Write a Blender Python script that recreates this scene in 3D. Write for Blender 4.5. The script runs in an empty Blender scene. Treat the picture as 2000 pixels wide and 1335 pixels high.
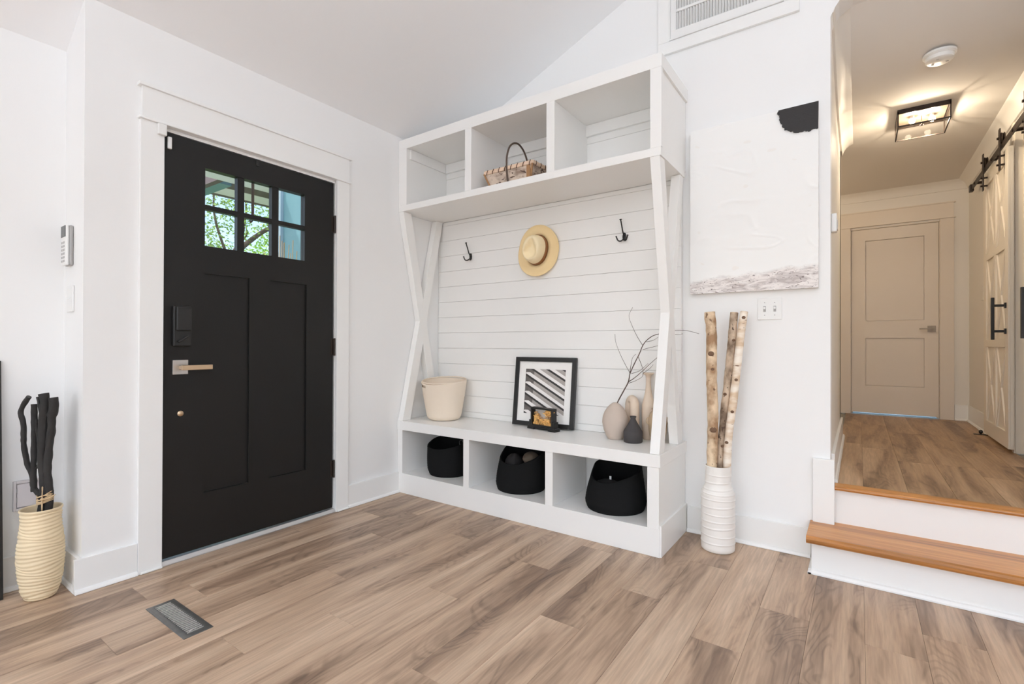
import bpy, bmesh, math, random
from mathutils import Vector, Matrix, noise
PI = math.pi
rnd = random.Random(7)
SC = bpy.context.scene
COL = SC.collection

# ------------------------------------------------------------------ camera
cam_d = bpy.data.cameras.new('camera'); cam = bpy.data.objects.new('camera', cam_d); COL.objects.link(cam)
cam_d.sensor_width = 36.0; cam_d.lens = 964.106 / 2000 * 36.0; cam_d.clip_start = 0.02; cam_d.clip_end = 300
yw, pt, rl = math.radians(35.0944), math.radians(0.27112), math.radians(0.17816)
fw = Vector((-math.sin(yw) * math.cos(pt), math.cos(yw) * math.cos(pt), math.sin(pt)))
rt = Vector((math.cos(yw), math.sin(yw), 0)); up = rt.cross(fw)
r2 = rt * math.cos(rl) + up * math.sin(rl); u2 = -rt * math.sin(rl) + up * math.cos(rl)
M = Matrix((r2, u2, -fw)).transposed().to_4x4(); M.translation = Vector((2.73, -2.911, 1.067))
cam.matrix_world = M
SC.camera = cam

# ------------------------------------------------------------------ world, sun, lights, exposure
W = bpy.data.worlds.new('world'); SC.world = W; W.use_nodes = True
wn = W.node_tree; wn.nodes.clear()
sky = wn.nodes.new('ShaderNodeTexSky'); sky.sky_type = 'NISHITA'
sky.sun_elevation = math.radians(52); sky.sun_rotation = math.radians(200); sky.sun_disc = False
sky.air_density = 1.0; sky.dust_density = 2.5; sky.ozone_density = 1.0
wb = wn.nodes.new('ShaderNodeBackground'); wb.inputs['Strength'].default_value = 0.42
wo = wn.nodes.new('ShaderNodeOutputWorld')
wn.links.new(sky.outputs[0], wb.inputs[0]); wn.links.new(wb.outputs[0], wo.inputs[0])

sd = bpy.data.lights.new('sun', 'SUN'); sd.energy = 4.0; sd.angle = math.radians(1.5); sd.color = (1, .96, .9)
so = bpy.data.objects.new('sun', sd); COL.objects.link(so)
so.rotation_euler = Vector((0.5, 0.35, -0.9)).to_track_quat('-Z', 'Y').to_euler()

def area(name, loc, aim, sx, sy, power, color=(1, 1, 1), spread=180):
    d = bpy.data.lights.new(name, 'AREA'); d.shape = 'RECTANGLE'; d.size = sx; d.size_y = sy
    d.energy = power; d.color = color; d.spread = math.radians(spread)
    o = bpy.data.objects.new(name, d); COL.objects.link(o); o.location = loc
    o.rotation_euler = Vector(aim).to_track_quat('-Z', 'Z').to_euler()
    return o
DAY = (0.89, 0.965, 1.075)
# area lamps added as daylight in the unseen windows (rear wall, the door-side wall behind the camera, the far right wall)
area('added_rear_window_light', (1.6, -6.42, 1.12), (0, 1, .10), 2.2, 2.1, 27, DAY)
area('added_rear_window_light', (4.4, -6.42, 1.12), (0, 1, .10), 2.2, 2.1, 23, DAY)
area('side_window_light', (-0.19, -4.8, 1.45), (1, 0, .32), 1.6, 1.3, 6, DAY)
area('added_right_window_light', (5.93, -3.4, 1.45), (-1, 0, .32), 2.3, 1.6, 8, DAY)
# daylight behind the hall's end door, leaking under it
area('bathroom_light', (2.98, 3.85, 0.9), (0, -0.55, -1), 0.3, 0.3, 5, (0.55, 0.78, 1.0))

SC.view_settings.view_transform = 'Standard'; SC.view_settings.look = 'None'
SC.view_settings.exposure = -0.12; SC.view_settings.gamma = 1.0; SC.view_settings.use_curve_mapping = False
SC.cycles.max_bounces = 10; SC.cycles.diffuse_bounces = 7; SC.cycles.glossy_bounces = 4
SC.cycles.transparent_max_bounces = 12; SC.cycles.transmission_bounces = 6
SC.cycles.use_denoising = True
SC.cycles.sample_clamp_indirect = 6.0

# ------------------------------------------------------------------ materials
MATS = {}
def srgb(r, g, b):
    f = lambda c: ((c / 255) / 12.92) if c / 255 <= 0.04045 else (((c / 255) + 0.055) / 1.055) ** 2.4
    return (f(r), f(g), f(b), 1)
def mat(name, col, rough=0.5, metal=0.0, spec=0.5, bump=0.0, bscale=200.0, vary=0.0, vscale=6.0, emit=None, estr=0.0):
    m = bpy.data.materials.new(name); m.use_nodes = True; nt = m.node_tree
    b = nt.nodes['Principled BSDF']
    b.inputs['Base Color'].default_value = col; b.inputs['Roughness'].default_value = rough
    b.inputs['Metallic'].default_value = metal; b.inputs['Specular IOR Level'].default_value = spec
    tc = nt.nodes.new('ShaderNodeTexCoord')
    if vary:
        n = nt.nodes.new('ShaderNodeTexNoise'); n.inputs['Scale'].default_value = vscale; n.inputs['Detail'].default_value = 5
        nt.links.new(tc.outputs['Object'], n.inputs['Vector'])
        cr = nt.nodes.new('ShaderNodeValToRGB')
        cr.color_ramp.elements[0].position = .3; cr.color_ramp.elements[1].position = .7
        cr.color_ramp.elements[0].color = tuple(c * (1 - vary) for c in col[:3]) + (1,)
        cr.color_ramp.elements[1].color = tuple(min(1, c * (1 + vary)) for c in col[:3]) + (1,)
        nt.links.new(n.outputs['Fac'], cr.inputs['Fac']); nt.links.new(cr.outputs[0], b.inputs['Base Color'])
    if bump:
        n = nt.nodes.new('ShaderNodeTexNoise'); n.inputs['Scale'].default_value = bscale; n.inputs['Detail'].default_value = 3
        nt.links.new(tc.outputs['Object'], n.inputs['Vector'])
        bp = nt.nodes.new('ShaderNodeBump'); bp.inputs['Strength'].default_value = bump; bp.inputs['Distance'].default_value = 0.002
        nt.links.new(n.outputs['Fac'], bp.inputs['Height']); nt.links.new(bp.outputs[0], b.inputs['Normal'])
    if emit:
        b.inputs['Emission Color'].default_value = emit; b.inputs['Emission Strength'].default_value = estr
    MATS[name] = m
    return m
WALL = mat('wall_paint', srgb(241, 241, 240), .55, bump=.08, bscale=260)
CEIL = mat('ceiling_paint', srgb(245, 246, 247), .7, bump=.06, bscale=200)
TRIM = mat('trim_paint', srgb(241, 241, 239), .32, bump=.03, bscale=60)
LOCK = mat('built_in_paint', srgb(242, 241, 238), .33, bump=.03, bscale=50)
HALLW = mat('hall_wall_paint', srgb(232, 228, 221), .5)
BLK = mat('black_door_paint', srgb(22, 21, 20), .45, spec=.35, bump=.05, bscale=90)
BLKM = mat('black_metal', srgb(24, 23, 22), .4, spec=.5)
BRONZE = mat('bronze_metal', srgb(52, 42, 36), .42, metal=.5)
NICK = mat('satin_nickel', srgb(196, 192, 188), .28, metal=1.0)
BRASS = mat('warm_nickel', srgb(205, 180, 150), .3, metal=1.0)
ALU = mat('aluminium', srgb(205, 205, 205), .35, metal=.7)
GUN = mat('gunmetal', srgb(104, 103, 100), .36, metal=.35, vary=.15, vscale=30)
GUNL = mat('brushed_slat_metal', srgb(205, 200, 194), .4, metal=.25)
DUCTSHADE = mat('painted_duct_shade', srgb(22, 21, 20), .8)  # near-black that paints the shade inside the floor duct
PLW = mat('white_plastic', srgb(236, 236, 234), .35)
PLG = mat('grey_plastic', srgb(168, 166, 164), .4)
SCRN = mat('dark_screen', srgb(58, 60, 60), .25)
CREAM = mat('cream_ribbed_ceramic', srgb(228, 208, 172), .5, vary=.05, vscale=8)
WHC = mat('white_ceramic', srgb(238, 234, 228), .45)
ROPE = mat('cream_rope', srgb(236, 220, 200), .85, bump=.4, bscale=300)
BLKF = mat('black_felt', srgb(27, 27, 27), .95, bump=.5, bscale=400, spec=.1)
GREYC = mat('taupe_matte_ceramic', srgb(196, 180, 166), .75, bump=.12, bscale=300)
DARKC = mat('charcoal_clay', srgb(66, 62, 62), .7, bump=.1, bscale=200)
SAND = mat('sand_ceramic', srgb(222, 203, 182), .6, vary=.07, vscale=12)
OCHRE = mat('weathered_clay', srgb(190, 166, 136), .7, vary=.22, vscale=16)
TWIG = mat('twig_bark', srgb(92, 76, 66), .8)
CHAR = mat('charred_branch', srgb(38, 35, 33), .75, bump=.6, bscale=60, vary=.3, vscale=20)
RAFF = mat('raffia', srgb(205, 178, 140), .7)
STRAW = mat('hat_straw', srgb(243, 216, 164), .7, bump=.5, bscale=500)
HBAND = mat('hat_band', srgb(140, 92, 50), .6, bump=.2, bscale=300)
STEEL = mat('hook_iron', srgb(38, 36, 36), .35, metal=.3)
MATB = mat('mat_board', srgb(244, 242, 238), .8)
PBLK = mat('print_black', srgb(48, 45, 44), .6)
PGRY = mat('print_grey', srgb(176, 168, 162), .7, vary=.06, vscale=60)
PDGR = mat('print_dark_grey', srgb(104, 98, 95), .7, vary=.15, vscale=60)
PWHT = mat('print_white', srgb(243, 239, 236), .7)
CORK = mat('golden_cork', srgb(226, 176, 104), .8, vary=.28, vscale=90)
CORKD = mat('dark_cork', srgb(120, 84, 44), .8)
PEARL = mat('pale_backing', srgb(206, 200, 194), .7)
TEAL = mat('teal_siding', srgb(98, 140, 148), .6)
TEALL = mat('pale_corner_board', srgb(176, 194, 202), .6)
BROWN = mat('porch_brown', srgb(92, 76, 76), .7)
PALE = mat('porch_pale', srgb(238, 234, 236), .7)
CONC = mat('concrete', srgb(150, 148, 142), .9, vary=.1)
GRASS = mat('lawn', srgb(96, 130, 62), .95, vary=.3, vscale=3)
TRUNK = mat('tree_bark', srgb(104, 88, 72), .9, vary=.3, vscale=10)
LEAF = mat('leaf_green', srgb(165, 196, 96), .6, vary=.3, vscale=1.5)
DRYG = mat('dried_stems', srgb(190, 156, 112), .8)
BULB = mat('lamp_bulb', (1, .9, .75, 1), .3, emit=(1, .83, .62, 1), estr=22)
MIRR = mat('mirror_glass', srgb(225, 228, 228), .02, metal=1.0)
RUBB = mat('dark_rubber', srgb(60, 50, 45), .6)

def glass(name, tint=(1, 1, 1, 1), gloss=1.0, rough=.02):
    m = bpy.data.materials.new(name); m.use_nodes = True; nt = m.node_tree; nt.nodes.clear()
    o = nt.nodes.new('ShaderNodeOutputMaterial'); mx = nt.nodes.new('ShaderNodeMixShader')
    t = nt.nodes.new('ShaderNodeBsdfTransparent'); t.inputs[0].default_value = tint
    g = nt.nodes.new('ShaderNodeBsdfGlossy'); g.inputs['Roughness'].default_value = rough
    lw = nt.nodes.new('ShaderNodeLayerWeight'); lw.inputs['Blend'].default_value = .5
    pw = nt.nodes.new('ShaderNodeMath'); pw.operation = 'POWER'; pw.inputs[1].default_value = 5
    ma = nt.nodes.new('ShaderNodeMath'); ma.operation = 'MULTIPLY_ADD'; ma.inputs[1].default_value = .5 * gloss; ma.inputs[2].default_value = .022 * gloss
    nt.links.new(lw.outputs['Facing'], pw.inputs[0]); nt.links.new(pw.outputs[0], ma.inputs[0])
    nt.links.new(ma.outputs[0], mx.inputs[0]); nt.links.new(t.outputs[0], mx.inputs[1]); nt.links.new(g.outputs[0], mx.inputs[2])
    nt.links.new(mx.outputs[0], o.inputs[0])
    return m
GLASS = glass('window_glass', (.97, .99, 1, 1)); CGLASS = glass('clear_glass'); MGLASS = glass('museum_glass', gloss=.12, rough=.3)

def wood(name, light, mid, dark, rough=.42, grain=1.0, axis='Y', rand=.5, bmp=.25, fg=1.0, sw=.22):
    """grain runs along axis; every piece gets its own offset and tone"""
    m = bpy.data.materials.new(name); m.use_nodes = True; nt = m.node_tree; N = nt.nodes; L = nt.links
    b = N['Principled BSDF']; b.inputs['Roughness'].default_value = rough
    tc = N.new('ShaderNodeTexCoord'); oi = N.new('ShaderNodeObjectInfo')
    mp = N.new('ShaderNodeMapping'); mp.vector_type = 'POINT'
    sc = {'Y': (1, .11, 1), 'X': (.11, 1, 1), 'Z': (1, 1, .11)}[axis]
    mp.inputs['Scale'].default_value = [s * grain for s in sc]
    add = N.new('ShaderNodeVectorMath'); add.operation = 'ADD'
    ml = N.new('ShaderNodeVectorMath'); ml.operation = 'MULTIPLY'; ml.inputs[1].default_value = (37.3, 91.7, 53.1)
    cmb = N.new('ShaderNodeCombineXYZ')
    for i in range(3): L.new(oi.outputs['Random'], cmb.inputs[i])
    L.new(cmb.outputs[0], ml.inputs[0])
    L.new(tc.outputs['Object'], mp.inputs['Vector']); L.new(mp.outputs[0], add.inputs[0]); L.new(ml.outputs[0], add.inputs[1])
    # broad tone, long streaks, cathedral figure, fine pores
    def NZ(scale, det, dist, src=add):
        n = N.new('ShaderNodeTexNoise'); n.inputs['Scale'].default_value = scale; n.inputs['Detail'].default_value = det; n.inputs['Distortion'].default_value = dist
        L.new(src.outputs[0], n.inputs['Vector']); return n
    s2 = N.new('ShaderNodeMapping'); s2.inputs['Scale'].default_value = {'Y': (1, 2.4, 1), 'X': (2.4, 1, 1), 'Z': (1, 1, 2.4)}[axis]; L.new(add.outputs[0], s2.inputs['Vector'])
    s4 = N.new('ShaderNodeMapping'); s4.inputs['Scale'].default_value = {'Y': (1, .5, 1), 'X': (.5, 1, 1), 'Z': (1, 1, .5)}[axis]; L.new(add.outputs[0], s4.inputs['Vector'])
    n1 = NZ(6.0, 5, .9); n2 = NZ(5.0, 2, .5, s2); n3 = NZ(120, 6, 0, s4)
    st = N.new('ShaderNodeMapping'); st.inputs['Scale'].default_value = {'Y': (1, .22, 1), 'X': (.22, 1, 1), 'Z': (1, 1, .22)}[axis]; L.new(add.outputs[0], st.inputs['Vector'])
    n4 = NZ(30, 5, .25, st); n5 = NZ(7.5, 5, 1.6, s2)
    def MTH(op, a, b, c=None):
        q = N.new('ShaderNodeMath'); q.operation = op
        for i, v in enumerate((a, b, c)):
            if v is None: continue
            if isinstance(v, (int, float)): q.inputs[i].default_value = v
            else: L.new(v, q.inputs[i])
        return q.outputs[0]
    def MR(v, a, b, c=0, d=1):
        q = N.new('ShaderNodeMapRange'); q.inputs['From Min'].default_value = a; q.inputs['From Max'].default_value = b; q.inputs['To Min'].default_value = c; q.inputs['To Max'].default_value = d
        L.new(v, q.inputs['Value']); return q.outputs[0]
    tone = MTH('ADD', MTH('MULTIPLY', n1.outputs['Fac'], 1 - sw), MTH('MULTIPLY', n4.outputs['Fac'], sw))
    ring = MR(MTH('SINE', MTH('MULTIPLY', n2.outputs['Fac'], 120.0), 0), .1, 1.0)
    patch = MR(n1.outputs['Fac'], .49, .60)
    feather = MTH('MULTIPLY', MR(n5.outputs['Fac'], .56, .68), MR(n1.outputs['Fac'], .47, .58))
    # knots with rings around them
    s3 = N.new('ShaderNodeMapping'); s3.inputs['Scale'].default_value = {'Y': (1, 4.2, 1), 'X': (4.2, 1, 1), 'Z': (1, 1, 4.2)}[axis]; L.new(add.outputs[0], s3.inputs['Vector'])
    vo = N.new('ShaderNodeTexVoronoi'); vo.inputs['Scale'].default_value = 2.3; L.new(s3.outputs[0], vo.inputs['Vector'])
    kd = MTH('ADD', vo.outputs['Distance'], MTH('MULTIPLY', MTH('SUBTRACT', n5.outputs['Fac'], .5), .12))
    core = MR(kd, .055, .02); kring = MTH('MULTIPLY', MR(MTH('SINE', MTH('MULTIPLY', kd, 190.0), 0), .2, 1.0), MR(kd, .20, .06))
    knot = MTH('MAXIMUM', core, MTH('MULTIPLY', kring, .45))
    fig = MTH('ADD', MTH('ADD', MTH('MULTIPLY', MTH('MULTIPLY', ring, patch), .50), MTH('MULTIPLY', feather, .50)), MTH('MULTIPLY', knot, .7))
    fig = MTH('MULTIPLY', MTH('MINIMUM', fig, .9), fg)
    cr = N.new('ShaderNodeValToRGB'); e = cr.color_ramp.elements
    e[0].position = .37; e[0].color = light; e[1].position = .63; e[1].color = dark
    mdl = cr.color_ramp.elements.new(.50); mdl.color = mid
    L.new(tone, cr.inputs['Fac'])
    mx = N.new('ShaderNodeMix'); mx.data_type = 'RGBA'; mx.inputs['B'].default_value = tuple(c * .60 for c in dark[:3]) + (1,)
    L.new(fig, mx.inputs['Factor']); L.new(cr.outputs[0], mx.inputs['A'])
    # fine grain
    fr = N.new('ShaderNodeMapRange'); fr.inputs['From Min'].default_value = .36; fr.inputs['From Max'].default_value = .64
    fr.inputs['To Min'].default_value = .87; fr.inputs['To Max'].default_value = 1.08; L.new(n3.outputs['Fac'], fr.inputs['Value'])
    rr = N.new('ShaderNodeMapRange'); rr.inputs['To Min'].default_value = 1 - rand * .26; rr.inputs['To Max'].default_value = 1 + rand * .2; L.new(oi.outputs['Random'], rr.inputs['Value'])
    m2 = N.new('ShaderNodeMath'); m2.operation = 'MULTIPLY'; L.new(fr.outputs[0], m2.inputs[0]); L.new(rr.outputs[0], m2.inputs[1])
    vm = N.new('ShaderNodeVectorMath'); vm.operation = 'SCALE'; L.new(mx.outputs['Result'], vm.inputs[0]); L.new(m2.outputs[0], vm.inputs['Scale'])
    L.new(vm.outputs[0], b.inputs['Base Color'])
    bp = N.new('ShaderNodeBump'); bp.inputs['Strength'].default_value = bmp; bp.inputs['Distance'].default_value = .001
    L.new(n3.outputs['Fac'], bp.inputs['Height']); L.new(bp.outputs[0], b.inputs['Normal'])
    return m
PLANK = wood('oak_vinyl_plank', srgb(208, 182, 156), srgb(184, 156, 131), srgb(145, 119, 99), rough=.42, rand=.22)
HPLANK = wood('hall_oak_plank', srgb(190, 160, 128), srgb(168, 137, 106), srgb(128, 99, 74), rough=.42, rand=.25)
TREAD = wood('stained_tread', srgb(218, 156, 86), srgb(200, 134, 66), srgb(150, 96, 46), rough=.28, axis='X', rand=.1, fg=.35, sw=.5)

def bark(name, base, tone, knot, axis_scale, thr, white=False):
    m = bpy.data.materials.new(name); m.use_nodes = True; nt = m.node_tree; N = nt.nodes; L = nt.links
    b = N['Principled BSDF']; b.inputs['Roughness'].default_value = .8
    tc = N.new('ShaderNodeTexCoord'); mp = N.new('ShaderNodeMapping'); mp.inputs['Scale'].default_value = axis_scale
    L.new(tc.outputs['Object'], mp.inputs['Vector'])
    n = N.new('ShaderNodeTexNoise'); n.inputs['Scale'].default_value = 10; n.inputs['Detail'].default_value = 6; L.new(mp.outputs[0], n.inputs['Vector'])
    v = N.new('ShaderNodeTexNoise'); v.inputs['Scale'].default_value = 26; v.inputs['Detail'].default_value = 2; L.new(mp.outputs[0], v.inputs['Vector'])
    cr = N.new('ShaderNodeValToRGB'); e = cr.color_ramp.elements; e[0].position = .38; e[0].color = tone; e[1].position = .6; e[1].color = base
    L.new(n.outputs['Fac'], cr.inputs['Fac'])
    kr = N.new('ShaderNodeMapRange'); kr.inputs['From Min'].default_value = thr; kr.inputs['From Max'].default_value = thr + .06; L.new(v.outputs['Fac'], kr.inputs['Value'])
    mx = N.new('ShaderNodeMix'); mx.data_type = 'RGBA'; mx.inputs['B'].default_value = knot
    L.new(kr.outputs[0], mx.inputs['Factor']); L.new(cr.outputs[0], mx.inputs['A']); L.new(mx.outputs['Result'], b.inputs['Base Color'])
    bp = N.new('ShaderNodeBump'); bp.inputs['Strength'].default_value = .5; bp.inputs['Distance'].default_value = .003
    L.new(n.outputs['Fac'], bp.inputs['Height']); L.new(bp.outputs[0], b.inputs['Normal'])
    return m
BARK1 = bark('tan_birch_bark', srgb(228, 204, 172), srgb(160, 126, 94), srgb(120, 90, 66), (1.6, 1.6, 1.3), .655)
BARK2 = bark('grey_birch_bark', srgb(206, 184, 160), srgb(122, 102, 84), srgb(84, 66, 54), (1.8, 1.8, 1.2), .62)
BARK3 = bark('white_birch_bark', srgb(246, 236, 222), srgb(214, 188, 158), srgb(130, 98, 74), (.7, .7, 2.2), .70)
BARKB = bark('basket_birch_bark', srgb(214, 196, 178), srgb(150, 128, 112), srgb(96, 76, 66), (1.2, 1.2, 2.4), .60)

# ------------------------------------------------------------------ geometry helpers
class MB:
    def __init__(s): s.bm = bmesh.new()
    def box(s, x0, x1, y0, y1, z0, z1):
        v = [s.bm.verts.new(p) for p in ((x0, y0, z0), (x1, y0, z0), (x1, y1, z0), (x0, y1, z0), (x0, y0, z1), (x1, y0, z1), (x1, y1, z1), (x0, y1, z1))]
        for f in ((0, 3, 2, 1), (4, 5, 6, 7), (0, 1, 5, 4), (1, 2, 6, 5), (2, 3, 7, 6), (3, 0, 4, 7)): s.bm.faces.new([v[i] for i in f])
        return s
    def hexa(s, pts):      # 8 points, bottom 4 then top 4
        v = [s.bm.verts.new(p) for p in pts]
        for f in ((0, 3, 2, 1), (4, 5, 6, 7), (0, 1, 5, 4), (1, 2, 6, 5), (2, 3, 7, 6), (3, 0, 4, 7)): s.bm.faces.new([v[i] for i in f])
        return s
    def prism(s, poly, axis, a, b):   # polygon in the two other axes, extruded a..b along axis
        def P(p, t):
            if axis == 'x': return (t, p[0], p[1])
            if axis == 'y': return (p[0], t, p[1])
            return (p[0], p[1], t)
        A = [s.bm.verts.new(P(p, a)) for p in poly]; B = [s.bm.verts.new(P(p, b)) for p in poly]
        s.bm.faces.new(A); s.bm.faces.new(B[::-1]); n = len(poly)
        for i in range(n): s.bm.faces.new((A[i], B[i], B[(i + 1) % n], A[(i + 1) % n]))
        return s
    def lathe(s, c, prof, seg=40, fx=None, capb=True, capt=True, skip=None):  # prof [(r,z)], fx(r,ang,z)->(dx,dy,z)
        rings = []
        for (r, z) in prof:
            ring = []
            for i in range(seg):
                a = 2 * PI * i / seg
                if fx: x, y, zz = fx(r, a, z)
                else: x, y, zz = r * math.cos(a), r * math.sin(a), z
                ring.append(s.bm.verts.new((c[0] + x, c[1] + y, c[2] + zz)))
            rings.append(ring)
        for j in range(len(rings) - 1):
            for i in range(seg):
                if skip and skip(j, i): continue
                s.bm.faces.new((rings[j][i], rings[j][(i + 1) % seg], rings[j + 1][(i + 1) % seg], rings[j + 1][i]))
        if capb: s.bm.faces.new(rings[0][::-1])
        if capt: s.bm.faces.new(rings[-1])
        return s
    def tube(s, pts, rad, seg=10, caps=True, wob=0.0, closed=False):
        pts = [Vector(p) for p in pts]; n = len(pts)
        if not hasattr(rad, '__len__'): rad = [rad] * n
        rings = []; prev = None
        for i, p in enumerate(pts):
            if closed: t = (pts[(i + 1) % n] - pts[i - 1]).normalized()
            else: t = ((pts[i + 1] if i < n - 1 else p) - (pts[i - 1] if i else p)).normalized()
            if prev is None:
                ref = Vector((0, 0, 1)) if abs(t.z) < .9 else Vector((1, 0, 0))
                a = t.cross(ref).normalized()
            else: a = (prev - t * prev.dot(t)).normalized()
            prev = a; b = t.cross(a)
            ring = []
            for k in range(seg):
                g = 2 * PI * k / seg; r = rad[i]
                if wob: r *= 1 + wob * noise.noise(p * 30 + Vector((math.cos(g), math.sin(g), 0)) * 1.5)
                ring.append(s.bm.verts.new(p + (a * math.cos(g) + b * math.sin(g)) * r))
            rings.append(ring)
        for j in range(n if closed else n - 1):
            A, B = rings[j], rings[(j + 1) % n]
            for k in range(seg): s.bm.faces.new((A[k], A[(k + 1) % seg], B[(k + 1) % seg], B[k]))
        if caps and not closed: s.bm.faces.new(rings[0][::-1]); s.bm.faces.new(rings[-1])
        return s
    def ell(s, c, r, seg=16, rot=None):
        m = Matrix.Translation(c) @ (rot.to_4x4() if rot else Matrix.Identity(4)) @ Matrix.Diagonal((r[0], r[1], r[2], 1))
        bmesh.ops.create_uvsphere(s.bm, u_segments=seg, v_segments=max(6, seg // 2), radius=1, matrix=m); return s
    def rot(s, origin, ang, axis='Z'):
        bmesh.ops.rotate(s.bm, cent=origin, matrix=Matrix.Rotation(ang, 3, axis), verts=s.bm.verts); return s
    def build(s, name, m, parent=None, smooth=False, bevel=0.0, bseg=2, sub=0, label=None):
        o0 = ORG.get(parent.name, Vector((0, 0, 0))) if parent else Vector((0, 0, 0))
        if o0.length: bmesh.ops.translate(s.bm, vec=-o0, verts=s.bm.verts)
        bmesh.ops.recalc_face_normals(s.bm, faces=s.bm.faces)
        me = bpy.data.meshes.new(name); s.bm.to_mesh(me); s.bm.free()
        if smooth:
            for p in me.polygons: p.use_smooth = True
        ms = m if isinstance(m, (list, tuple)) else [m]
        for q in ms: me.materials.append(q)
        o = bpy.data.objects.new(name, me); COL.objects.link(o)
        if parent: o.parent = parent; ORG[o.name] = o0
        if smooth == 'auto':
            try: me.set_sharp_from_angle(angle=math.radians(40))
            except Exception: pass
        if bevel:
            bv = o.modifiers.new('bevel', 'BEVEL'); bv.width = bevel; bv.segments = bseg; bv.limit_method = 'ANGLE'
        if sub:
            sb = o.modifiers.new('subdivision', 'SUBSURF'); sb.levels = sub; sb.render_levels = sub
        if label: o['label'] = label
        return o
ORG = {}
def box(*a): return MB().box(*a)
def thing(name, loc, label, cat, group=None):
    o = bpy.data.objects.new(name, None); COL.objects.link(o); o.location = loc; o.empty_display_size = .05
    ORG[o.name] = Vector(loc); o['label'] = label; o['category'] = cat
    o['kind'] = 'thing'
    if group: o['group'] = group
    return o
def tag(o, label, cat, group=None):
    o['label'] = label; o['category'] = cat
    if group: o['group'] = group
    return o
def struct(o, label=None):
    o['kind'] = 'structure'
    if label: o['label'] = label
    return o
def smoothpts(pts, n=6):
    P = [Vector(p) for p in pts]; out = []
    for i in range(len(P) - 1):
        p0, p1, p2, p3 = P[max(i - 1, 0)], P[i], P[i + 1], P[min(i + 2, len(P) - 1)]
        for k in range(n):
            t = k / n
            out.append(.5 * ((2 * p1) + (-p0 + p2) * t + (2 * p0 - 5 * p1 + 4 * p2 - p3) * t * t + (-p0 + 3 * p1 - 3 * p2 + p3) * t ** 3))
    out.append(P[-1]); return out

# ================================================================== ROOM SHELL
def cz(x):                       # vaulted ceiling height
    if x < 0: return 2.565 + .56 * x
    if x < 3.0: return 2.565 + .418 * x
    return 2.565 + .418 * 3.0 - .43 * (x - 3.0)
RX, RY = 6.0, -6.5
HT = 2.605                       # hall ceiling
# door wall with the entry opening
m = MB(); OY0, OY1, OZ = -1.955, -.975, 2.105
m.box(-.15, 0, -2.235, OY0, 0, 2.575).box(-.15, 0, OY1, .14, 0, 2.575).box(-.15, 0, OY0, OY1, OZ, 2.575)
struct(m.build('wall_left', WALL), 'white entry wall holding the black front door')
m = MB().box(-.42, -.27, -5.75, -2.10, 0, 2.60)
bm2 = m  # alcove wall is cut for its window further back
bm2.bm.free(); m = MB()
m.box(-.42, -.27, -4.0, -2.10, 0, 2.42).box(-.42, -.27, -6.5, -5.7, 0, 2.42).box(-.42, -.27, -5.7, -4.0, 0, .75).box(-.42, -.27, -5.7, -4.0, 2.15, 2.42)
struct(m.build('wall_alcove', WALL), 'white wall set back behind the driftwood vase')
struct(MB().hexa([(-.27, -2.235, 0), (-.15, -2.235, 0), (-.15, -2.10, 0), (-.27, -2.10, 0), (-.27, -2.235, 2.415), (-.15, -2.235, 2.48), (-.15, -2.10, 2.48), (-.27, -2.10, 2.415)]).build('wall_return', WALL), 'short wall return beside the front door')
# back wall: left of the hall, above it, right of it
HX0, HX1, HZ = 2.615, 3.565, 2.80
m = MB()
m.prism([(0, 0), (HX0, 0), (HX0, cz(HX0) + .02), (0, cz(0) + .02)], 'y', 0, .14)
hp = [(HX0, 2.70), (HX0 + .014, 2.735), (HX0 + .035, 2.765), (HX0 + .09, 2.80), (HX1, 2.80)]
m.prism(hp + [(HX1, cz(HX1) + .02), (3.0, cz(3.0) + .02), (HX0, cz(HX0) + .02)], 'y', 0, .14)
m.prism([(HX1, 0), (RX, 0), (RX, cz(RX) + .02), (HX1, cz(HX1) + .02)], 'y', 0, .14)
struct(m.build('wall_back', WALL), 'white wall behind the built-in bench and the stairs')
# rear and right walls behind the camera, with window openings added for daylight
m = MB()
for (a, b, c, d) in ((-.27, .5, 0, 2.4), (2.7, 3.3, 0, 3.6), (5.5, RX, 0, 2.5)): m.box(a, b, RY - .14, RY, c, d)
m.box(-.27, RX, RY - .14, RY, 0, .05)
m.prism([(-.27, 2.3), (RX, 2.3), (RX, cz(RX)), (3.0, cz(3.0)), (-.27, 2.42)], 'y', RY - .14, RY)
struct(m.build('wall_rear', WALL), 'rear wall with two wide windows added for light')
m = MB().box(RX, RX + .14, RY, .14, 0, .6).box(RX, RX + .14, RY, .14, 2.3, 2.56).box(RX, RX + .14, RY, -4.6, .6, 2.3).box(RX, RX + .14, -2.2, .14, .6, 2.3)
struct(m.build('wall_right', WALL), 'right wall with a wide window added for light')
# window frames in those openings
def win(n, axis, p, a0, a1, z0, z1):
    m = MB(); w = .06
    segs = [(a0, a0 + w, z0, z1), (a1 - w, a1, z0, z1), (a0, a1, z0, z0 + w), (a0, a1, z1 - w, z1), ((a0 + a1) / 2 - .02, (a0 + a1) / 2 + .02, z0, z1), (a0, a1, (z0 + z1) / 2 - .02, (z0 + z1) / 2 + .02)]
    for a, b, c, d in segs:
        if axis == 'x': m.box(p - .03, p + .03, a, b, c, d)
        else: m.box(a, b, p - .03, p + .03, c, d)
    o = struct(m.build('window_%d' % n, TRIM), 'unseen white framed window behind the camera')
    return o
win(1, 'y', RY - .05, .5, 2.7, .05, 2.3); win(2, 'y', RY - .05, 3.3, 5.5, .05, 2.3)
win(3, 'x', -.33, -5.7, -4.0, .75, 2.15); win(4, 'x', RX + .05, -4.6, -2.2, .6, 2.3)
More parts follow.
